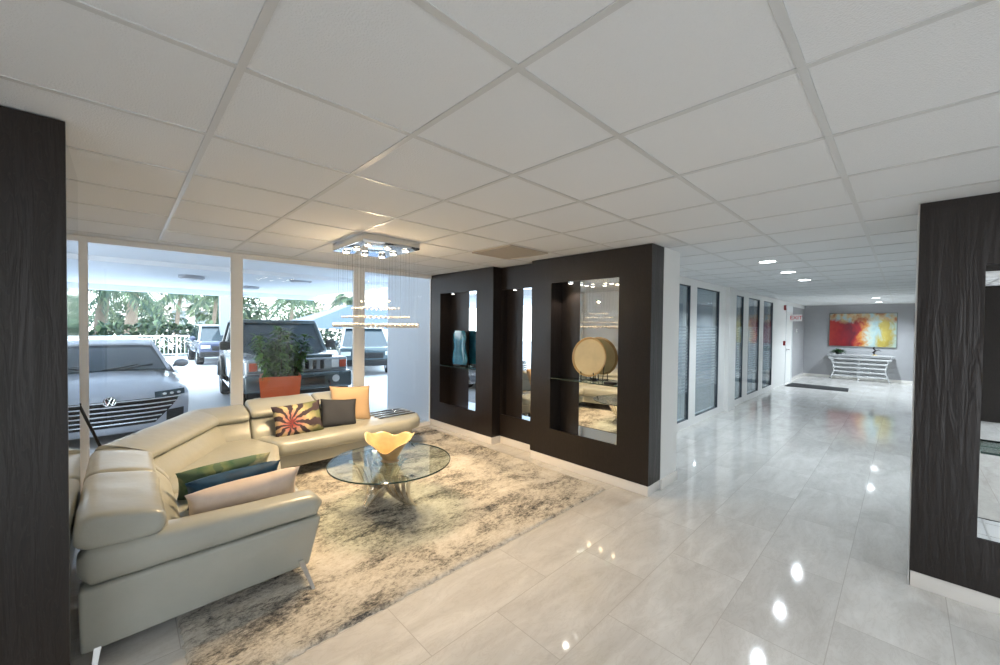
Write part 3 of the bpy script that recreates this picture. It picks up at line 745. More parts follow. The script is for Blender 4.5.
G().lathe([(.0, 0), (.07, 0), (.09, .07), (.08, .07), (.07, .05), (0, .05)], 16).build('bowl', M_black, t)
g = G()
for k in range(90):
    a = random.uniform(0, 2*PI); e = random.uniform(.0, 1.1)
    leaf(g, (random.uniform(-.05, .05), random.uniform(-.06, .06), .06), (math.cos(a)*math.cos(e)*.7, math.sin(a)*math.cos(e)*1.4, math.sin(e)*.8), random.uniform(.12, .26), .05)
g.build('foliage', M_leaf, t)
t = thing('figurine', 'small dark twisted figurine on the right of the console table', 'figurine', (16.62, .62, .8255))
g = G(); g.tube([(0, 0, .02), (0, .03, .09), (0, -.02, .15), (0, .03, .21), (0, .01, .26)], [.02, .03, .025, .02, .012], 10); g.tube([(0, 0, .13), (0, -.09, .17), (0, -.14, .13)], [.015, .012, .006], 8); g.build('figure', M_black, t, smooth=60)
G().lathe([(0, 0), (.06, 0), (.055, .025), (0, .025)], 18).build('base', pbr('brass', (.7, .5, .2, 1), .3, 1), t)
# exit sign
t = thing('exit_sign', 'white exit sign with red letters high at the end of the hallway', 'sign', (14.62, YH-.145, 1.95))
G().box(-.012, .012, -.144, .144, -.105, .095, bev=.003).build('sign_plate', pbr('sign_white', srgb(226, 222, 222), .4), t)
G().box(-.008, .008, .1435, .1452, -.02, .04).build('wall_bracket', M_tbar, t)
cu = bpy.data.curves.new('exit_letters', 'FONT'); cu.body = 'EXIT'; cu.size = .15; cu.extrude = .0015; cu.align_x = 'CENTER'; cu.align_y = 'CENTER'
tmp = bpy.data.objects.new('exit_letters_text', cu); COL.objects.link(tmp)
bpy.context.view_layer.update()
me = bpy.data.meshes.new_from_object(tmp.evaluated_get(bpy.context.evaluated_depsgraph_get())); bpy.data.objects.remove(tmp)
me.materials.clear(); me.materials.append(pbr('sign_red', srgb(206, 40, 60), .4, emit=srgb(206, 40, 60), estr=0))
o = bpy.data.objects.new('letters', me); COL.objects.link(o); o.parent = t; o.location = (-.0135, 0, -.005); o.rotation_euler = (PI/2, 0, -PI/2)
M_red = pbr('alarm_red', srgb(150, 24, 28), .35)
t = thing('fire_alarm_strobe', 'red fire alarm strobe high on the white wall beside the door', 'fire alarm', (13.72, YH, 2.22))
G().box(-.05, .05, -.05, -.0005, -.07, .07, bev=.006).build('housing', M_red, t); G().box(-.025, .025, -.062, -.05, -.02, .04, bev=.004).build('strobe_lens', M_frame, t)
t = thing('fire_alarm_pull', 'red fire alarm pull station at hand height beside the door', 'fire alarm', (13.72, YH, 1.20))
G().box(-.05, .05, -.045, -.0005, -.065, .065, bev=.006).build('housing', M_red, t); G().box(-.03, .03, -.056, -.045, -.035, -.01, bev=.003).build('pull_handle', M_frame, t)
t = thing('thermostat', 'small white wall box on the grey wall under the exit sign', 'thermostat', (15.6, YH, 1.55))
G().box(-.05, .05, -.025, -.0005, -.06, .06, bev=.005).build('housing', M_white, t); G().box(-.035, .035, -.028, -.025, .0, .04).build('display', M_grey, t)
# leaning rod by the window
t = thing('leaning_rod', 'thin black rod leaning between the window frame and the sofa', 'rod', (0, 0, 0))
G().tube([(-.26, 4.86, .905), (-.10, 4.90, .40), (.02, 4.93, .02)], .011, 8).build('shaft', M_black, t)
G().sphere((-.262, 4.86, .912), .016, 10, 8).build('cap', M_rubber, t)

# ------------------------------------------------------------------ outside: driveway and carport
M_drive = pbr('pale_concrete_paver', srgb(210, 212, 216), .6, var=.05, vscale=2)
struct(G().box(-25, 30, YW+.06, 31.5, GZ-.1, GZ).build('ground', M_drive, smooth=0), 'pale paved driveway outside the windows', 'ground')
struct(G().box(-3.6, 4.3, YW+.06, YW+.16, GZ-.1, -.002).build('trim_5', M_white, smooth=0), 'raised sill step under the windows outside', 'sill')
M_soff = pbr('white_soffit_paint', srgb(226, 230, 236), .8)
g = G(); g.box(-7, 5.2, YW+.07, 15.5, 2.62, 2.9)
struct(g.build('ceiling_carport', M_soff, smooth=0), 'white ceiling of the covered driveway', 'ceiling')
for k, (a, b, h) in enumerate(((8.6, 9.0, 2.54), (15.1, 15.5, 2.48))): struct(G().box(-7, 5.2, a, b, h, 2.62).build('trim_%d' % (7+k), M_soff, smooth=0), 'white beam under the driveway ceiling', 'beam')
struct(G().box(4.02, 4.32, YW+.07, 7.55, GZ, 2.62).build('wall_outside', pbr('pale_stucco', srgb(206, 212, 220), .75), smooth=0), 'pale outside wall beyond the narrow lobby window', 'wall')
M_lampring = pbr('grey_lamp_housing', srgb(150, 154, 162), .5)
def carlamp(x, y, label):
    t = thing('carport_lamp', label, 'ceiling light', (x, y, 2.62), group='driveway ceiling lamps')
    G().lathe([(0, 0), (.23, 0), (.23, -.05), (.19, -.07), (0, -.07)], 28).build('housing', M_lampring, t)
    G().lathe([(0, -.0705), (.17, -.0705), (.16, -.085), (0, -.09)], 28).build('diffuser', M_soff, t)
carlamp(1.10, 10.75, 'flat round driveway ceiling lamp seen through the window over the grey car')
carlamp(2.95, 9.6, 'flat round driveway ceiling lamp above the planter, nearer one')
carlamp(2.55, 12.6, 'flat round driveway ceiling lamp farther back above the planter')
struct(G().box(3.12, 3.52, 20.8, 21.2, GZ, 3.2).build('trim_6', pbr('grey_concrete', srgb(150, 158, 164), .8), smooth=0), 'grey concrete driveway post behind the dark far car', 'post')

# planter with bushy plant just outside the glass
t = thing('planter', 'orange square planter with a bushy green plant outside the window', 'planter', (1.64, 6.22, GZ))
M_orange = pbr('terracotta_orange_glaze', srgb(206, 96, 52), .35)
def frus(g, h0, h1, z0, z1): g.loft([[Vector((sx*h, sy*h, z)) for sx, sy in ((-1, -1), (1, -1), (1, 1), (-1, 1))] for h, z in ((h0, z0), (h1, z1))])
g = G(); g.loft([[Vector((sx*h, sy*h, z)) for sx, sy in ((-1, -1), (1, -1), (1, 1), (-1, 1))] for h, z in ((.18, 0), (.255, 1.03), (.225, 1.03), (.215, .97))]); po = g.build('pot', M_orange, t, smooth=20); po.rotation_euler = (0, 0, -.25)
o = G().box(-.21, .21, -.21, .21, .955, .975).build('soil', pbr('dark_soil', srgb(50, 40, 32), .95), t); o.rotation_euler = (0, 0, -.25)
g = G(); random.seed(3)
stems = []
for k in range(22):
    a = random.uniform(0, 2*PI); r = random.uniform(.02, .19); h = random.uniform(.40, .80)-r*.9
    p = [(r*math.cos(a), r*math.sin(a), .97), (1.5*r*math.cos(a), 1.5*r*math.sin(a), .97+h*.5), (2.0*r*math.cos(a), 2.0*r*math.sin(a), .97+h)]
    stems.append(p); g.tube(p, [.008, .006, .003], 5)
g.build('stem', pbr('brown_stem', srgb(84, 66, 44), .8), t)
g = G()
for p in stems:
    for q in range(75):
        u = random.uniform(.08, 1); A, B, C_ = map(Vector, p); c = (A.lerp(B, u*2) if u < .5 else B.lerp(C_, u*2-1))
        a = random.uniform(0, 2*PI); e = random.uniform(-.4, .9)
        leaf(g, c, (math.cos(a)*math.cos(e), math.sin(a)*math.cos(e), math.sin(e)), random.uniform(.09, .18), random.uniform(.035, .06), .25, random.randint(0, 1))
g.build('foliage', [pbr('ficus_leaf', srgb(62, 104, 44), .45, spec=.4), pbr('ficus_leaf_pale', srgb(98, 138, 62), .45, spec=.4)], t)

# ------------------------------------------------------------------ cars
M_carglass = pbr('car_glass', srgb(46, 60, 68), .04, spec=.9)
M_light = pbr('headlamp_glass', srgb(206, 212, 216), .08, spec=.9)
M_amber = pbr('amber_lamp', srgb(186, 84, 60), .2)
def wheel(par, x, y, r, w, z=None):
    z = r if z is None else z
    R = Matrix.Translation((x, y, z)) @ Matrix.Rotation(PI/2, 4, 'Y')
    t = G().lathe([(r*.62, -w/2), (r*.94, -w/2), (r, -w*.36), (r, w*.36), (r*.94, w/2), (r*.62, w/2)], 32, M=R)
    o = t.build('wheel', M_rubber, par)
    g = G(); g.lathe([(0, -w*.42), (r*.62, -w*.46), (r*.63, w*.46), (0, w*.42)], 24, M=R)
    for k in range(6):
        a = 2*PI*k/6; g.box(-w*.48, w*.48, -r*.06, r*.06, r*.15, r*.6, M=Matrix.Translation((x, y, z)) @ Matrix.Rotation(a, 4, 'X'))
    g.build('rim', M_chrome, o)
def sheet(rows):
    g = G(); vs = [[g.bm.verts.new(p) for p in r] for r in rows]
    for a, b in zip(vs, vs[1:]):
        for i in range(len(a)-1): g.bm.faces.new((a[i], a[i+1], b[i+1], b[i]))
    return g
def interp(tab, t):
    for (a, *va), (b, *vb) in zip(tab, tab[1:]):
        if t <= b: f = (t-a)/(b-a); return [p+(q-p)*f for p, q in zip(va, vb)]
    return list(tab[-1][1:])

def sedan(name, label, loc, rz, paint, detail=True, roof_paint=None):
    """Four-door saloon, nose at local y = 0 pointing to -y."""
    t = thing(name, label, 'car', loc, rz)
    prof = [(0, .10, .19), (.10, .03, .24), (.25, .0, .42), (.40, .01, .58), (.5, .06, .70), (.56, .14, .755), (.66, .5, .85), (.82, 1.0, .93), (1, 1.45, .985)]
    rows = []
    for k in range(25):
        u = k/24; b, z = interp(prof, u); w = .90 if u < .12 else .935
        row = []
        for i in range(-14, 15):
            f = i/14; cur = .42*abs(f)**3.2*max(0, 1-u*1.0)
            crown = .10*f*f*min(1, max(0, (u-.4)*2.2))+.05*abs(f)**6*min(1, max(0, (u-.35)*3))
            ridge = .018*math.exp(-((abs(f)-.62)/.10)**2)*min(1, max(0, (u-.5)*3))
            row.append(Vector((f*w, b+cur, z-crown+ridge)))
        rows.append(row)
    body = sheet(rows).build('hood_and_bumper', paint, t, smooth=60)
    # sides as shaped panels with arches
    def arch(cy, r, n=10): return [(cy-r*math.cos(PI*q/n), .16+r*math.sin(PI*q/n)*1.0) for q in range(n+1)]
    edge = [(r[-1].y, r[-1].z) for r in rows[::2]]
    poly = edge+[(2.2, .93), (3.4, .95), (4.3, .99), (4.78, .92), (4.86, .70), (4.82, .35), (4.7, .22)]
    poly += [p for p in arch(3.90, .37)][::-1]+[p for p in arch(1.02, .37)][::-1]
    g = G()
    for s in (-1, 1):
        a = [g.bm.verts.new((s*.935, y, z)) for y, z in poly]; b = [g.bm.verts.new((s*.88, y, z)) for y, z in poly]
        g.bm.faces.new(a); g.bm.faces.new(b[::-1])
        for i in range(len(a)): g.bm.faces.new((a[i], a[(i+1) % len(a)], b[(i+1) % len(a)], b[i]))
    g.build('side_panel', paint, t, smooth=30)
    g = G(); g.loft([[Vector((-.90, y, z0)), Vector((.90, y, z0)), Vector((.90, y, z1)), Vector((-.90, y, z1))] for y, z0, z1 in ((3.9, .2, .98), (4.3, .25, 1.0), (4.76, .3, .93), (4.88, .4, .70), (4.86, .34, .36))]); g.build('tail', paint, t, smooth=40)
    G().box(-.86, .86, .45, 4.6, .16, .75).build('underbody', M_black, t)
    # greenhouse
    gh = [(1.30, .76, .955, .74, .965), (2.08, .76, .95, .575, 1.365), (2.7, .78, .95, .585, 1.425), (3.4, .78, .96, .56, 1.40), (4.45, .70, .99, .60, 1.02)]
    g = G(); g.loft([[Vector((-wb, y, zb)), Vector((wb, y, zb)), Vector((wt, y, zt)), Vector((wt*.5, y, zt+.02)), Vector((-wt*.5, y, zt+.02)), Vector((-wt, y, zt))] for y, wb, zb, wt, zt in gh]); g.build('windows', M_carglass, t, smooth=30)
    rf = [(2.02, .575, 1.355), (2.3, .59, 1.405), (2.7, .60, 1.44), (3.1, .59, 1.437), (3.5, .57, 1.405), (3.75, .56, 1.36)]
    g = G(); g.loft([[Vector((-w, y, z-.03)), Vector((w, y, z-.03)), Vector((w*.96, y, z+.004)), Vector((w*.5, y, z+.024)), Vector((-w*.5, y, z+.024)), Vector((-w*.96, y, z+.004))] for y, w, z in rf]); g.build('roof', roof_paint or paint, t, smooth=40)
    for s in (-1, 1):
        g = G(); g.tube([(s*.765, 1.28, .965), (s*.68, 1.66, 1.17), (s*.585, 2.06, 1.375), (s*.60, 2.7, 1.42), (s*.575, 3.4, 1.41), (s*.68, 4.4, 1.02)], .028, 8); g.build('pillar', paint, t, smooth=60)
        g = G(); g.sphere((s*.99, 1.72, 1.02), .10, 14, 10, (1.15, .6, .75)); g.tube([(s*.86, 1.76, .97), (s*.96, 1.74, 1.0)], .025, 8); g.build('mirror', paint, t, smooth=60)
    for x in (-.80, .80): wheel(t, x, 1.02, .335, .23); wheel(t, x, 3.90, .335, .23)
    # front: grille of horizontal bars across the nose
    def nose(a, z, off):
        f = a/.93
        for k in range(240):
            u = k/240; b, zz = interp(prof, u)
            if zz >= z: break
        return Vector((a, b+.42*abs(f)**3.2*(1-u)-off, z))
    g = sheet([[nose(a, z, .006) for a in [q/20*wd for q in range(-20, 21)]] for z, wd in ((.30, .50), (.40, .60), (.50, .70), (.60, .78), (.66, .80))]); g.build('grille_recess', M_black, t)
    for k in range(6):
        z = .345+.06*k; wd = .52+.30*(k/5)
        g = G(); g.tube([nose(q/16*wd, z, .012) for q in range(-16, 17)], .010, 6); g.build('grille_bar', M_chrome, t)
    for s in (-1, 1):
        rows = []
        for z0, k in ((.655, 0), (.70, .5), (.735, 1)):
            rows.append([nose(s*a, z0+.012*(a-.5)/.4, .010) for a in (.50, .60, .70, .80, .88)])
        hl = sheet(rows).build('headlamp', M_carglass, t)
        g = G()
        for a in (.62, .71, .80): g.sphere(nose(s*a, .70, .014), .022, 10, 8, (1.2, .5, .8))
        g.build('lamp_lens', M_light, hl)
        g = sheet([[nose(s*a, z, .008) for a in (.64, .72, .80, .87)] for z in (.30, .38, .46)]); g.build('intake', M_black, t)
    return t, nose
M_grey_paint = pbr('grey_metallic_paint', srgb(172, 178, 188), .3, metal=.25, coat=.9)
car, nose = sedan('sedan_car', 'grey saloon car facing the window with a wide chrome barred grille', (-.12, 7.55, GZ), .01, M_grey_paint)
car.scale = (.94, 1, 1)
# round emblem with a V above a W
ec = nose(0, .66, .022)
e = G().lathe([(.062, -.004), (.072, 0), (.072, .010), (.062, .013), (.058, .010), (.058, .0)], 32, M=Matrix.Translation(ec) @ Matrix.Rotation(PI/2, 4, 'X'))
def stroke(g, pts):
    for (a, b), (c, d_) in zip(pts, pts[1:]): g.tube([(ec.x+a, ec.y-.010, ec.z+b), (ec.x+c, ec.y-.010, ec.z+d_)], .0075, 6)
e.lathe([(0, .002), (.060, .002), (.060, .006), (0, .006)], 32, mi=1, M=Matrix.Translation(ec) @ Matrix.Rotation(PI/2, 4, 'X'))
stroke(e, [(-.024, .056), (0, .006), (.024, .056)])
stroke(e, [(-.052, .030), (-.024, -.050), (0, -.002), (.024, -.050), (.052, .030)])
e.build('emblem', [M_chrome, M_black], car, smooth=40)
for z_, y_ in ((1.0, 1.30),):
    for s in (-1, 1):
        G().tube([(s*.1, 1.27, .985), (s*.1+.45, 1.42, 1.045)], .009, 6).build('wiper', M_black, car)

def offroader(name, label, loc, rz, paint, dark):
    t = thing(name, label, 'car', loc, rz)
    g = G()   # hood + upper body shell
    for y0, y1, w, z0, z1 in ((.10, 1.62, .90, .62, 1.10), (1.55, 4.70, .93, .52, 1.16)):
        g.box(-w, w, y0, y1, z0, z1, bev=.05, seg=3)
    g.build('body', paint, t, smooth=40)
    g = G(); g.prism([(-.62, .14), (.62, .14), (.70, 1.55), (-.70, 1.55)], 1.08, 1.16, .03, 2); g.prism([(-.28, .5), (.28, .5), (.34, 1.4), (-.34, 1.4)], 1.15, 1.185, .015, 2); g.build('hood', dark, t, smooth=40)
    # cabin
    g = G(); g.loft([[Vector((-wb, y, 1.13)), Vector((wb, y, 1.13)), Vector((wt, y, zt)), Vector((-wt, y, zt))] for y, wb, wt, zt in ((1.56, .86, .86, 1.15), (1.92, .86, .72, 1.76), (4.45, .86, .72, 1.76), (4.66, .86, .84, 1.15))]); g.build('windows', M_carglass, t, smooth=20)
    G().box(-.73, .73, 1.86, 4.52, 1.75, 1.84, bev=.03).build('roof', dark, t)
    for s in (-1, 1):
        for pts in ([(s*.86, 1.54, 1.14), (s*.725, 1.90, 1.77)], [(s*.87, 2.75, 1.14), (s*.73, 2.75, 1.77)], [(s*.87, 3.7, 1.14), (s*.73, 3.7, 1.77)], [(s*.86, 4.66, 1.14), (s*.73, 4.46, 1.77)]):
            G().tube(pts, .045, 8).build('pillar', dark, t)
        G().box(s*.92, s*1.14, 1.66, 1.76, 1.20, 1.38, bev=.03).build('mirror', M_black, t)
        for cy in (.88, 3.72):
            pts = [(s*.95, cy-.50*math.cos(PI*q/10), .42+.50*math.sin(PI*q/10)) for q in range(11)]
            g = G(); g.tube(pts, .06, 8); g.build('fender_flare', M_black, t)
            wheel(t, s*.84, cy, .41, .27)
        G().box(s*.86, s*.98, 1.42, 3.2, .40, .48, bev=.02).build('side_step', M_chrome, t)
    # front
    g = G(); g.box(-.86, .86, .02, .12, .86, 1.10, bev=.025); gr = g.build('grille_panel', pbr('silver_grille', srgb(176, 184, 188), .25, metal=.7), t)
    for k in range(7): G().box(-.455+.14*k-.035, -.455+.14*k+.035, .010, .03, .885, 1.06, bev=.012).build('grille_slot', M_black, gr)
    for s in (-1, 1):
        h = G().box(s*.56, s*.70, .008, .06, .90, 1.06, bev=.015).build('headlamp', M_light, t)
        G().box(s*.71, s*.84, .012, .08, .90, 1.05, bev=.012).build('turn_lamp', M_amber, t)
    G().box(-.93, .93, -.12, .30, .52, .84, bev=.05, seg=3).build('bumper', dark, t)
    g = G(); g.box(-.40, .40, -.14, -.11, .60, .76, bev=.01); g.build('license_panel', M_black, t)
    for s in (-1, 1): G().lathe([(0, 0), (.065, 0), (.07, .015), (.055, .02), (0, .012)], 18, M=Matrix.Translation((s*.60, -.115, .70)) @ Matrix.Rotation(PI/2, 4, 'X')).build('fog_lamp', M_light, t)
    for s in (-1, 1): G().tube([(s*.48, -.14, .56), (s*.48, -.17, .62), (s*.48, -.13, .66)], .02, 8).build('tow_hook', M_black, t)
    G().box(-.84, .84, .3, 4.6, .38, .62).build('underbody', M_black, t)
    return t
M_darkp = pbr('dark_graphite_paint', srgb(72, 88, 94), .2, metal=.3, coat=.9); M_silver = pbr('silver_paint', srgb(190, 194, 198), .25, metal=.4, coat=.7)
offroader('offroad_car', 'boxy dark off-road car with a slotted silver grille behind the planter', (2.45, 7.95, GZ), -.075, M_silver, M_darkp)
M_wsil = pbr('white_silver_paint', srgb(206, 210, 214), .25, coat=.8); M_dblue = pbr('dark_blue_paint', srgb(62, 70, 96), .2, coat=.9)
def far_suv(name, label, loc, rz, paint, lower):
    t = thing(name, label, 'car', loc, rz)
    g = G(); g.box(-.92, .92, 0, 4.6, .45, .98, bev=.12, seg=3); g.build('body', lower, t, smooth=50)
    g = G(); g.loft([[Vector((-wb, y, .95)), Vector((wb, y, .95)), Vector((wt, y, zt)), Vector((-wt, y, zt))] for y, wb, wt, zt in ((.9, .82, .80, .97), (1.7, .84, .66, 1.58), (3.9, .84, .66, 1.6), (4.5, .82, .8, .99))]); g.build('windows', M_carglass, t, smooth=20)
    G().box(-.68, .68, 1.6, 4.0, 1.58, 1.66, bev=.03).build('roof', paint, t)
    for s in (-1, 1):
        G().tube([(s*.83, .88, .96), (s*.67, 1.68, 1.59)], .04, 8).build('pillar', paint, t); G().sphere((s*1.0, 1.2, 1.08), .12, 10, 8, (1, .6, .8)).build('mirror', lower, t)
        G().box(s*.55, s*.86, -.01, .08, .70, .84, bev=.02).build('headlamp', M_light, t)
    G().box(-.5, .5, -.02, .05, .60, .80, bev=.02).build('grille', M_black, t); G().box(-.9, .9, -.06, .2, .35, .56, bev=.05).build('bumper', M_black, t)
    for x in (-.80, .80): wheel(t, x, .85, .36, .24); wheel(t, x, 3.6, .36, .24)
    return t
far_suv('parked_car', 'distant car with a blue windscreen parked beside the railing', (3.15, 19.6, GZ), .0, M_wsil, M_dblue)
far_suv('parked_car', 'dark car with pale roof parked behind the boxy off-road car', (6.0, 12.6, GZ), -.35, M_wsil, M_darkp)

# ------------------------------------------------------------------ railing, planting, buildings
M_rail = pbr('white_rail_paint', srgb(232, 236, 236), .5)
def railing(label, p, q, group=None):
    p, q = Vector(p), Vector(q); L = (q-p).length; a = math.atan2(q.y-p.y, q.x-p.x)
    t = thing('railing', label, 'railing', p, a)
    g = G(); g.box(0, L, -.03, .03, 1.03, 1.09); g.box(0, L, -.02, .02, .12, .17); g.build('rail', M_rail, t)
    n_ = int(L/.16)
    g = G()
    for k in range(n_+1): g.box(k*L/n_-.014, k*L/n_+.014, -.014, .014, .17, 1.03)
    g.build('balusters', M_rail, t)
    for k in range(int(L/2)+1): G().box(k*2-.03, k*2+.03, -.03, .03, 0, 1.13).build('post', M_rail, t)
railing('white metal railing along the driveway edge behind the grey car', (-6, 25.5, GZ), (3.6, 25.5, GZ))
railing('white metal railing past the dark car, beside the pale outside wall', (9.2, 19.0, GZ), (13.2, 19.0, GZ))
M_hedge = [pbr('hedge_leaf', srgb(72, 92, 72), .7), pbr('hedge_leaf_pale', srgb(98, 116, 86), .7), pbr('hedge_leaf_deep', srgb(46, 70, 58), .7)]
M_trunk = pbr('grey_palm_bark', srgb(112, 102, 92), .9, var=.15, vscale=5)
def crown(cx, cy, cz, rx, ry, rz, n_, size, mats=(0, 1, 2)):
    g = G()
    for _ in range(n_):
        while True:
            v = Vector((random.uniform(-1, 1), random.uniform(-1, 1), random.uniform(-1, 1)))
            if .35 < v.length < 1: break
        k = 1+.18*NZ.noise(v*3)
        p = Vector((cx+v.x*rx*k, cy+v.y*ry*k, cz+v.z*rz*k))
        d = (v+Vector((random.uniform(-.7, .7), random.uniform(-.7, .7), random.uniform(-.4, .7))))
        leaf(g, p, d, size*random.uniform(.7, 1.4), size*.55, .3, random.choice(mats))
    return g
random.seed(11)
def tree(label, x, y, h, r, n_=500, size=.55, group='trees beyond the driveway'):
    t = thing('leafy_tree', label, 'tree', (x, y, GZ), group=group)
    g = G(); g.tube([(0, 0, 0), (.1, 0, h*.35), (0, .1, h*.7)], [.18, .14, .06], 8)
    for a in (0, 2.1, 4.2): g.tube([(.05, 0, h*.38), (r*.5*math.cos(a), r*.5*math.sin(a), h*.7)], [.08, .03], 6)
    g.build('trunk', M_trunk, t); crown(0, 0, h*.68, r, r, h*.34, n_, size).build('foliage', M_hedge, t)
def palm(label, x, y, h, n_=15, L=2.6, tr=.19, lean=.3):
    t = thing('palm_tree', label, 'tree', (x, y, GZ), group='palm trees beyond the driveway')
    g = G(); g.tube([(lean*(k/8)**2, 0, h*k/8) for k in range(9)], [tr*(1.25-.5*k/8) for k in range(9)], 10); g.build('trunk', M_trunk, t)
    g = G(); top = Vector((lean, 0, h))
    for k in range(n_):
        a = 2*PI*k/n_+random.uniform(-.2, .2); e = random.uniform(-.25, 1.0)
        d = Vector((math.cos(a)*math.cos(e), math.sin(a)*math.cos(e), math.sin(e)))
        pts = [top+d*L*u-Vector((0, 0, 1.1*L*u*u*(.5+.3*math.cos(e)))) for u in [q/9 for q in range(10)]]
        g.tube(pts, [.035*(1-q/10) for q in range(10)], 4)
        for q in range(1, 10):
            tg = (pts[q]-pts[q-1]).normalized(); sd = tg.cross(Vector((0, 0, 1))).normalized()
            for s in (-1, 1):
                for w in (0, .5):
                    c = pts[q-1].lerp(pts[q], w); leaf(g, c, sd*s+tg*.7-Vector((0, 0, .45)), L*.27*(1.1-.6*abs(q/9-.45)), .10, .35, random.randint(0, 2))
    g.build('fronds', M_hedge, t)
palm('thick trunked palm on the far left beyond the railing', -.85, 30.2, 3.75, 17, 2.2, .27)
palm('thick trunked palm second from the left beyond the railing', .42, 36.0, 4.1, 17, 2.6, .32)
palm('slim palm above the railing, left of the grey post', 3.2, 41, 4.0, 14, 1.9, .14)
palm('slim palm just left of the grey driveway post', 5.2, 38, 4.0, 14, 2.0, .14)
palm('slim palm seen above the planter', 10.5, 37, 3.9, 14, 2.2, .15)
palm('slim palm over the dark off-road car', 15.4, 37, 4.1, 14, 2.2, .15)
tree('round green tree left of the slim palms', .9, 44, 3.2, 2.8, 1300, .5)
tree('wide green tree behind the distant parked car', 7.8, 47, 4.6, 3.6, 1500, .6)
tree('green tree behind the bushy planter', 16.3, 54, 5.0, 3.3, 1300, .5)
tree('green tree far right beside the pale outside wall', 21.5, 33, 5.6, 2.6, 1200, .5)
tree('pale green tree behind the two thick palms', -6.6, 48, 3.6, 3.0, 1300, .5)
t = tag(crown(0, 0, 0, 14, .8, .95, 5200, .46).build('hedge', M_hedge), 'long clipped green hedge behind the white railing', 'hedge'); t.location = (1.5, 27.3, .42); t['kind'] = 'stuff'
# hotel block
M_bld = pbr('white_building_paint', srgb(232, 228, 222), .8); M_win = pbr('building_window', srgb(140, 150, 160), .3)
def building(label, x, y, w, d_, h, fl, bays, rz=0, mat=None):
    t = thing('building', label, 'building', (x, y, GZ), rz)
    G().box(-w/2, w/2, 0, d_, 0, h).build('wall', mat or M_bld, t, smooth=0)
    G().box(-w/2-.3, w/2+.3, -.3, d_+.3, h, h+.4).build('roof_slab', M_bld, t, smooth=0)
    fh = h/fl
    for f in range(fl):
        for b in range(bays):
            cx = -w/2+w*(b+.5)/bays
            G().box(cx-w/bays*.3, cx+w/bays*.3, -.06, .02, f*fh+.6, f*fh+fh*.82).build('window', M_win, t, smooth=0)
        G().box(-w/2, w/2, -.9, 0, f*fh+fh*.94, f*fh+fh).build('balcony', M_bld, t, smooth=0)
building('white balcony hotel block above the off-road car', 36, 80, 16, 8, 12.5, 5, 6, -.1, pbr('pink_white_stucco', srgb(226, 210, 200), .8))
building('low white house behind the slim palms on the left', 5.2, 52, 7.5, 4, 3.6, 1, 4)
# blue-grey hipped canopy roof to the right of the off-road car
t = thing('canopy_roof', 'blue grey sloping canopy roof behind the off-road car', 'roof', (10.0, 20.2, GZ))
g = G(); g.loft([[Vector((-4.6, -1.5, 1.55)), Vector((3.6, -1.5, 1.45)), Vector((3.6, 3, 1.45)), Vector((-4.6, 3, 1.55))], [Vector((-1.2, .4, 2.75)), Vector((.4, .4, 2.75)), Vector((.4, 1.2, 2.75)), Vector((-1.2, 1.2, 2.75))]]); g.build('roof_sheet', pbr('blue_grey_metal_roof', srgb(78, 96, 122), .45), t, smooth=10)
for x, y in ((-4.2, -1.2), (3.2, -1.2), (-4.2, 2.7), (3.2, 2.7)): G().box(x-.08, x+.08, y-.08, y+.08, 0, 1.55).build('post', M_rail, t)

# ------------------------------------------------------------------ world, lamps
w = bpy.data.worlds.new('sky'); SC.world = w; w.use_nodes = True
nt = w.node_tree
for n_ in list(nt.nodes): nt.nodes.remove(n_)
out = nt.nodes.new('ShaderNodeOutputWorld'); bg = nt.nodes.new('ShaderNodeBackground')
tc = nt.nodes.new('ShaderNodeTexCoord'); sp = nt.nodes.new('ShaderNodeSeparateXYZ'); rp = nt.nodes.new('ShaderNodeValToRGB')
nt.links.new(tc.outputs['Generated'], sp.inputs[0]); nt.links.new(sp.outputs['Z'], rp.inputs[0])
rp.color_ramp.elements[0].position = 0; rp.color_ramp.elements[0].color = (.95, .97, 1, 1)
rp.color_ramp.elements[1].position = .55; rp.color_ramp.elements[1].color = (.66, .82, 1, 1)
nt.links.new(rp.outputs[0], bg.inputs[0]); bg.inputs[1].default_value = 5.4
nt.links.new(bg.outputs[0], out.inputs[0])

def lamp(kind, name, loc, energy, color, rot=(0, 0, 0), size=.1, spot=None, blend=.5):
    l = bpy.data.lights.new(name, kind); l.energy = energy; l.color = color
    if kind == 'AREA': l.shape = 'DISK'; l.size = size
    elif kind == 'SUN': l.angle = size
    else: l.shadow_soft_size = size
    if spot: l.spot_size = spot; l.spot_blend = blend
    o = bpy.data.objects.new(name, l); COL.objects.link(o); o.location = loc; o.rotation_euler = rot
    return o
lamp('SUN', 'sun', (0, 0, 10), .7, (1, .96, .9), (math.radians(38), math.radians(-20), 0), .05)
cool = (.80, .91, 1); warm = (1, .72, .42)
for i, (a, b) in enumerate(DL): lamp('SPOT', 'downlight_lamp', (a, b, ZC-.03), 66 if a < 9 else 230, cool, size=.03, spot=math.radians(150), blend=.8)
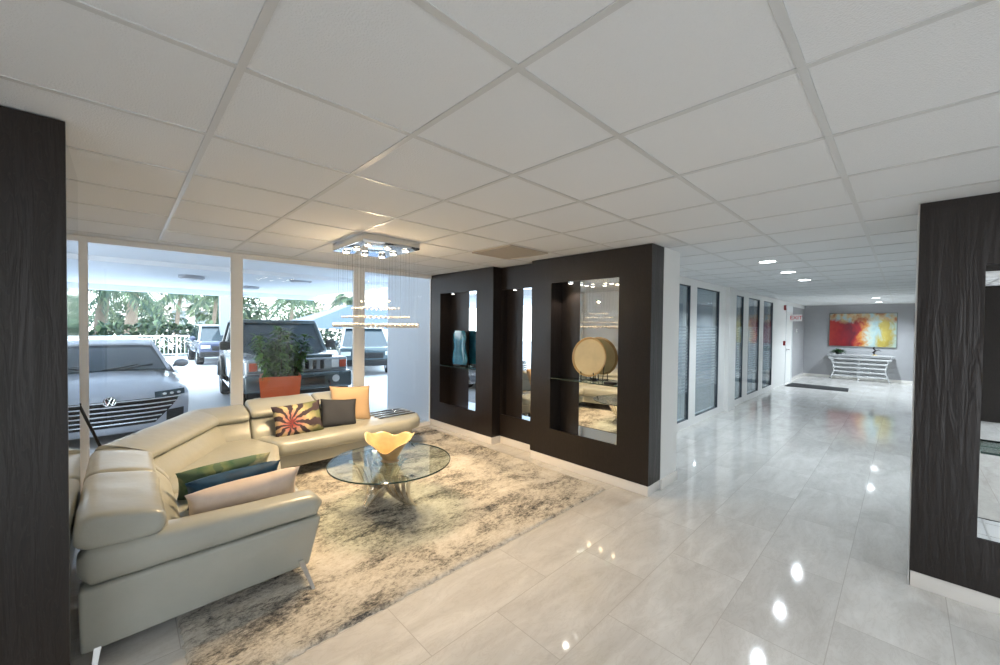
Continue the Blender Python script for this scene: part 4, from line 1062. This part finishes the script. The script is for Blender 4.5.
# added unseen fill spots behind the viewer, brightening the lobby and its ceiling
for a, b in ((-1.6, -1.2), (-.4, -2.4), (1.4, -1.8), (2.6, -2.6)):
    lamp('SPOT', 'lobby_fill_lamp', (a, b, ZC-.03), 105, (.88, .95, 1), size=.08, spot=math.radians(155), blend=.8)
for sx in (-.19, .19):
    for sy in (-.24, 0, .24):
        lamp('SPOT', 'chandelier_lamp', (1.79+sx, 3.61+sy, ZC-.14), 58, warm, size=.03, spot=math.radians(128), blend=.8)
lamp('POINT', 'chandelier_fill_lamp', (1.79, 3.61, ZC-.38), 15, warm, size=.008)  # added point without a bulb, warms the ceiling around the chandelier
lamp('SPOT', 'niche_lamp', (3.70, 2.66, 2.10), 13, (1, .93, .82), size=.02, spot=math.radians(110))
lamp('SPOT', 'niche_lamp', (3.70, 4.875, 2.09), 3, (1, .93, .82), size=.02, spot=math.radians(110))
lamp('SPOT', 'niche_lamp', (3.695, -.52, 1.985), 3, (1, .93, .82), size=.02, spot=math.radians(110))
for a in (6.6, 9.6, 12): lamp('SPOT', 'office_fill_lamp', (a, 4.2, 2.38), 48, (.85, .94, 1), size=.03, spot=math.radians(160), blend=.6)  # added unseen spots that brighten the office behind the glass

# ------------------------------------------------------------------ camera
yaw, pit, roll = .8017, .0184, .0110
F = Vector((math.cos(yaw)*math.cos(pit), math.sin(yaw)*math.cos(pit), -math.sin(pit)))
Rv = Vector((math.sin(yaw), -math.cos(yaw), 0)); U = Rv.cross(F)
R2 = math.cos(roll)*Rv+math.sin(roll)*U; U2 = -math.sin(roll)*Rv+math.cos(roll)*U
cam = bpy.data.cameras.new('camera'); cam.sensor_width = 36; cam.lens = 391.3243/1000*36; cam.clip_start = .05; cam.clip_end = 300
co = bpy.data.objects.new('camera', cam); COL.objects.link(co)
mw = Matrix((( R2.x, U2.x, -F.x, 0), (R2.y, U2.y, -F.y, 0), (R2.z, U2.z, -F.z, 1.6242), (0, 0, 0, 1)))
co.matrix_world = mw
SC.camera = co
SC.view_settings.view_transform = 'Standard'; SC.view_settings.look = 'None'; SC.view_settings.gamma = 1; SC.view_settings.use_curve_mapping = False
SC.view_settings.exposure = 0.15
SC.cycles.max_bounces = 14; SC.cycles.transparent_max_bounces = 16; SC.cycles.glossy_bounces = 8; SC.cycles.diffuse_bounces = 6
SC.cycles.caustics_reflective = True; SC.cycles.blur_glossy = 1.0; SC.cycles.caustics_refractive = False; SC.cycles.sample_clamp_indirect = 6
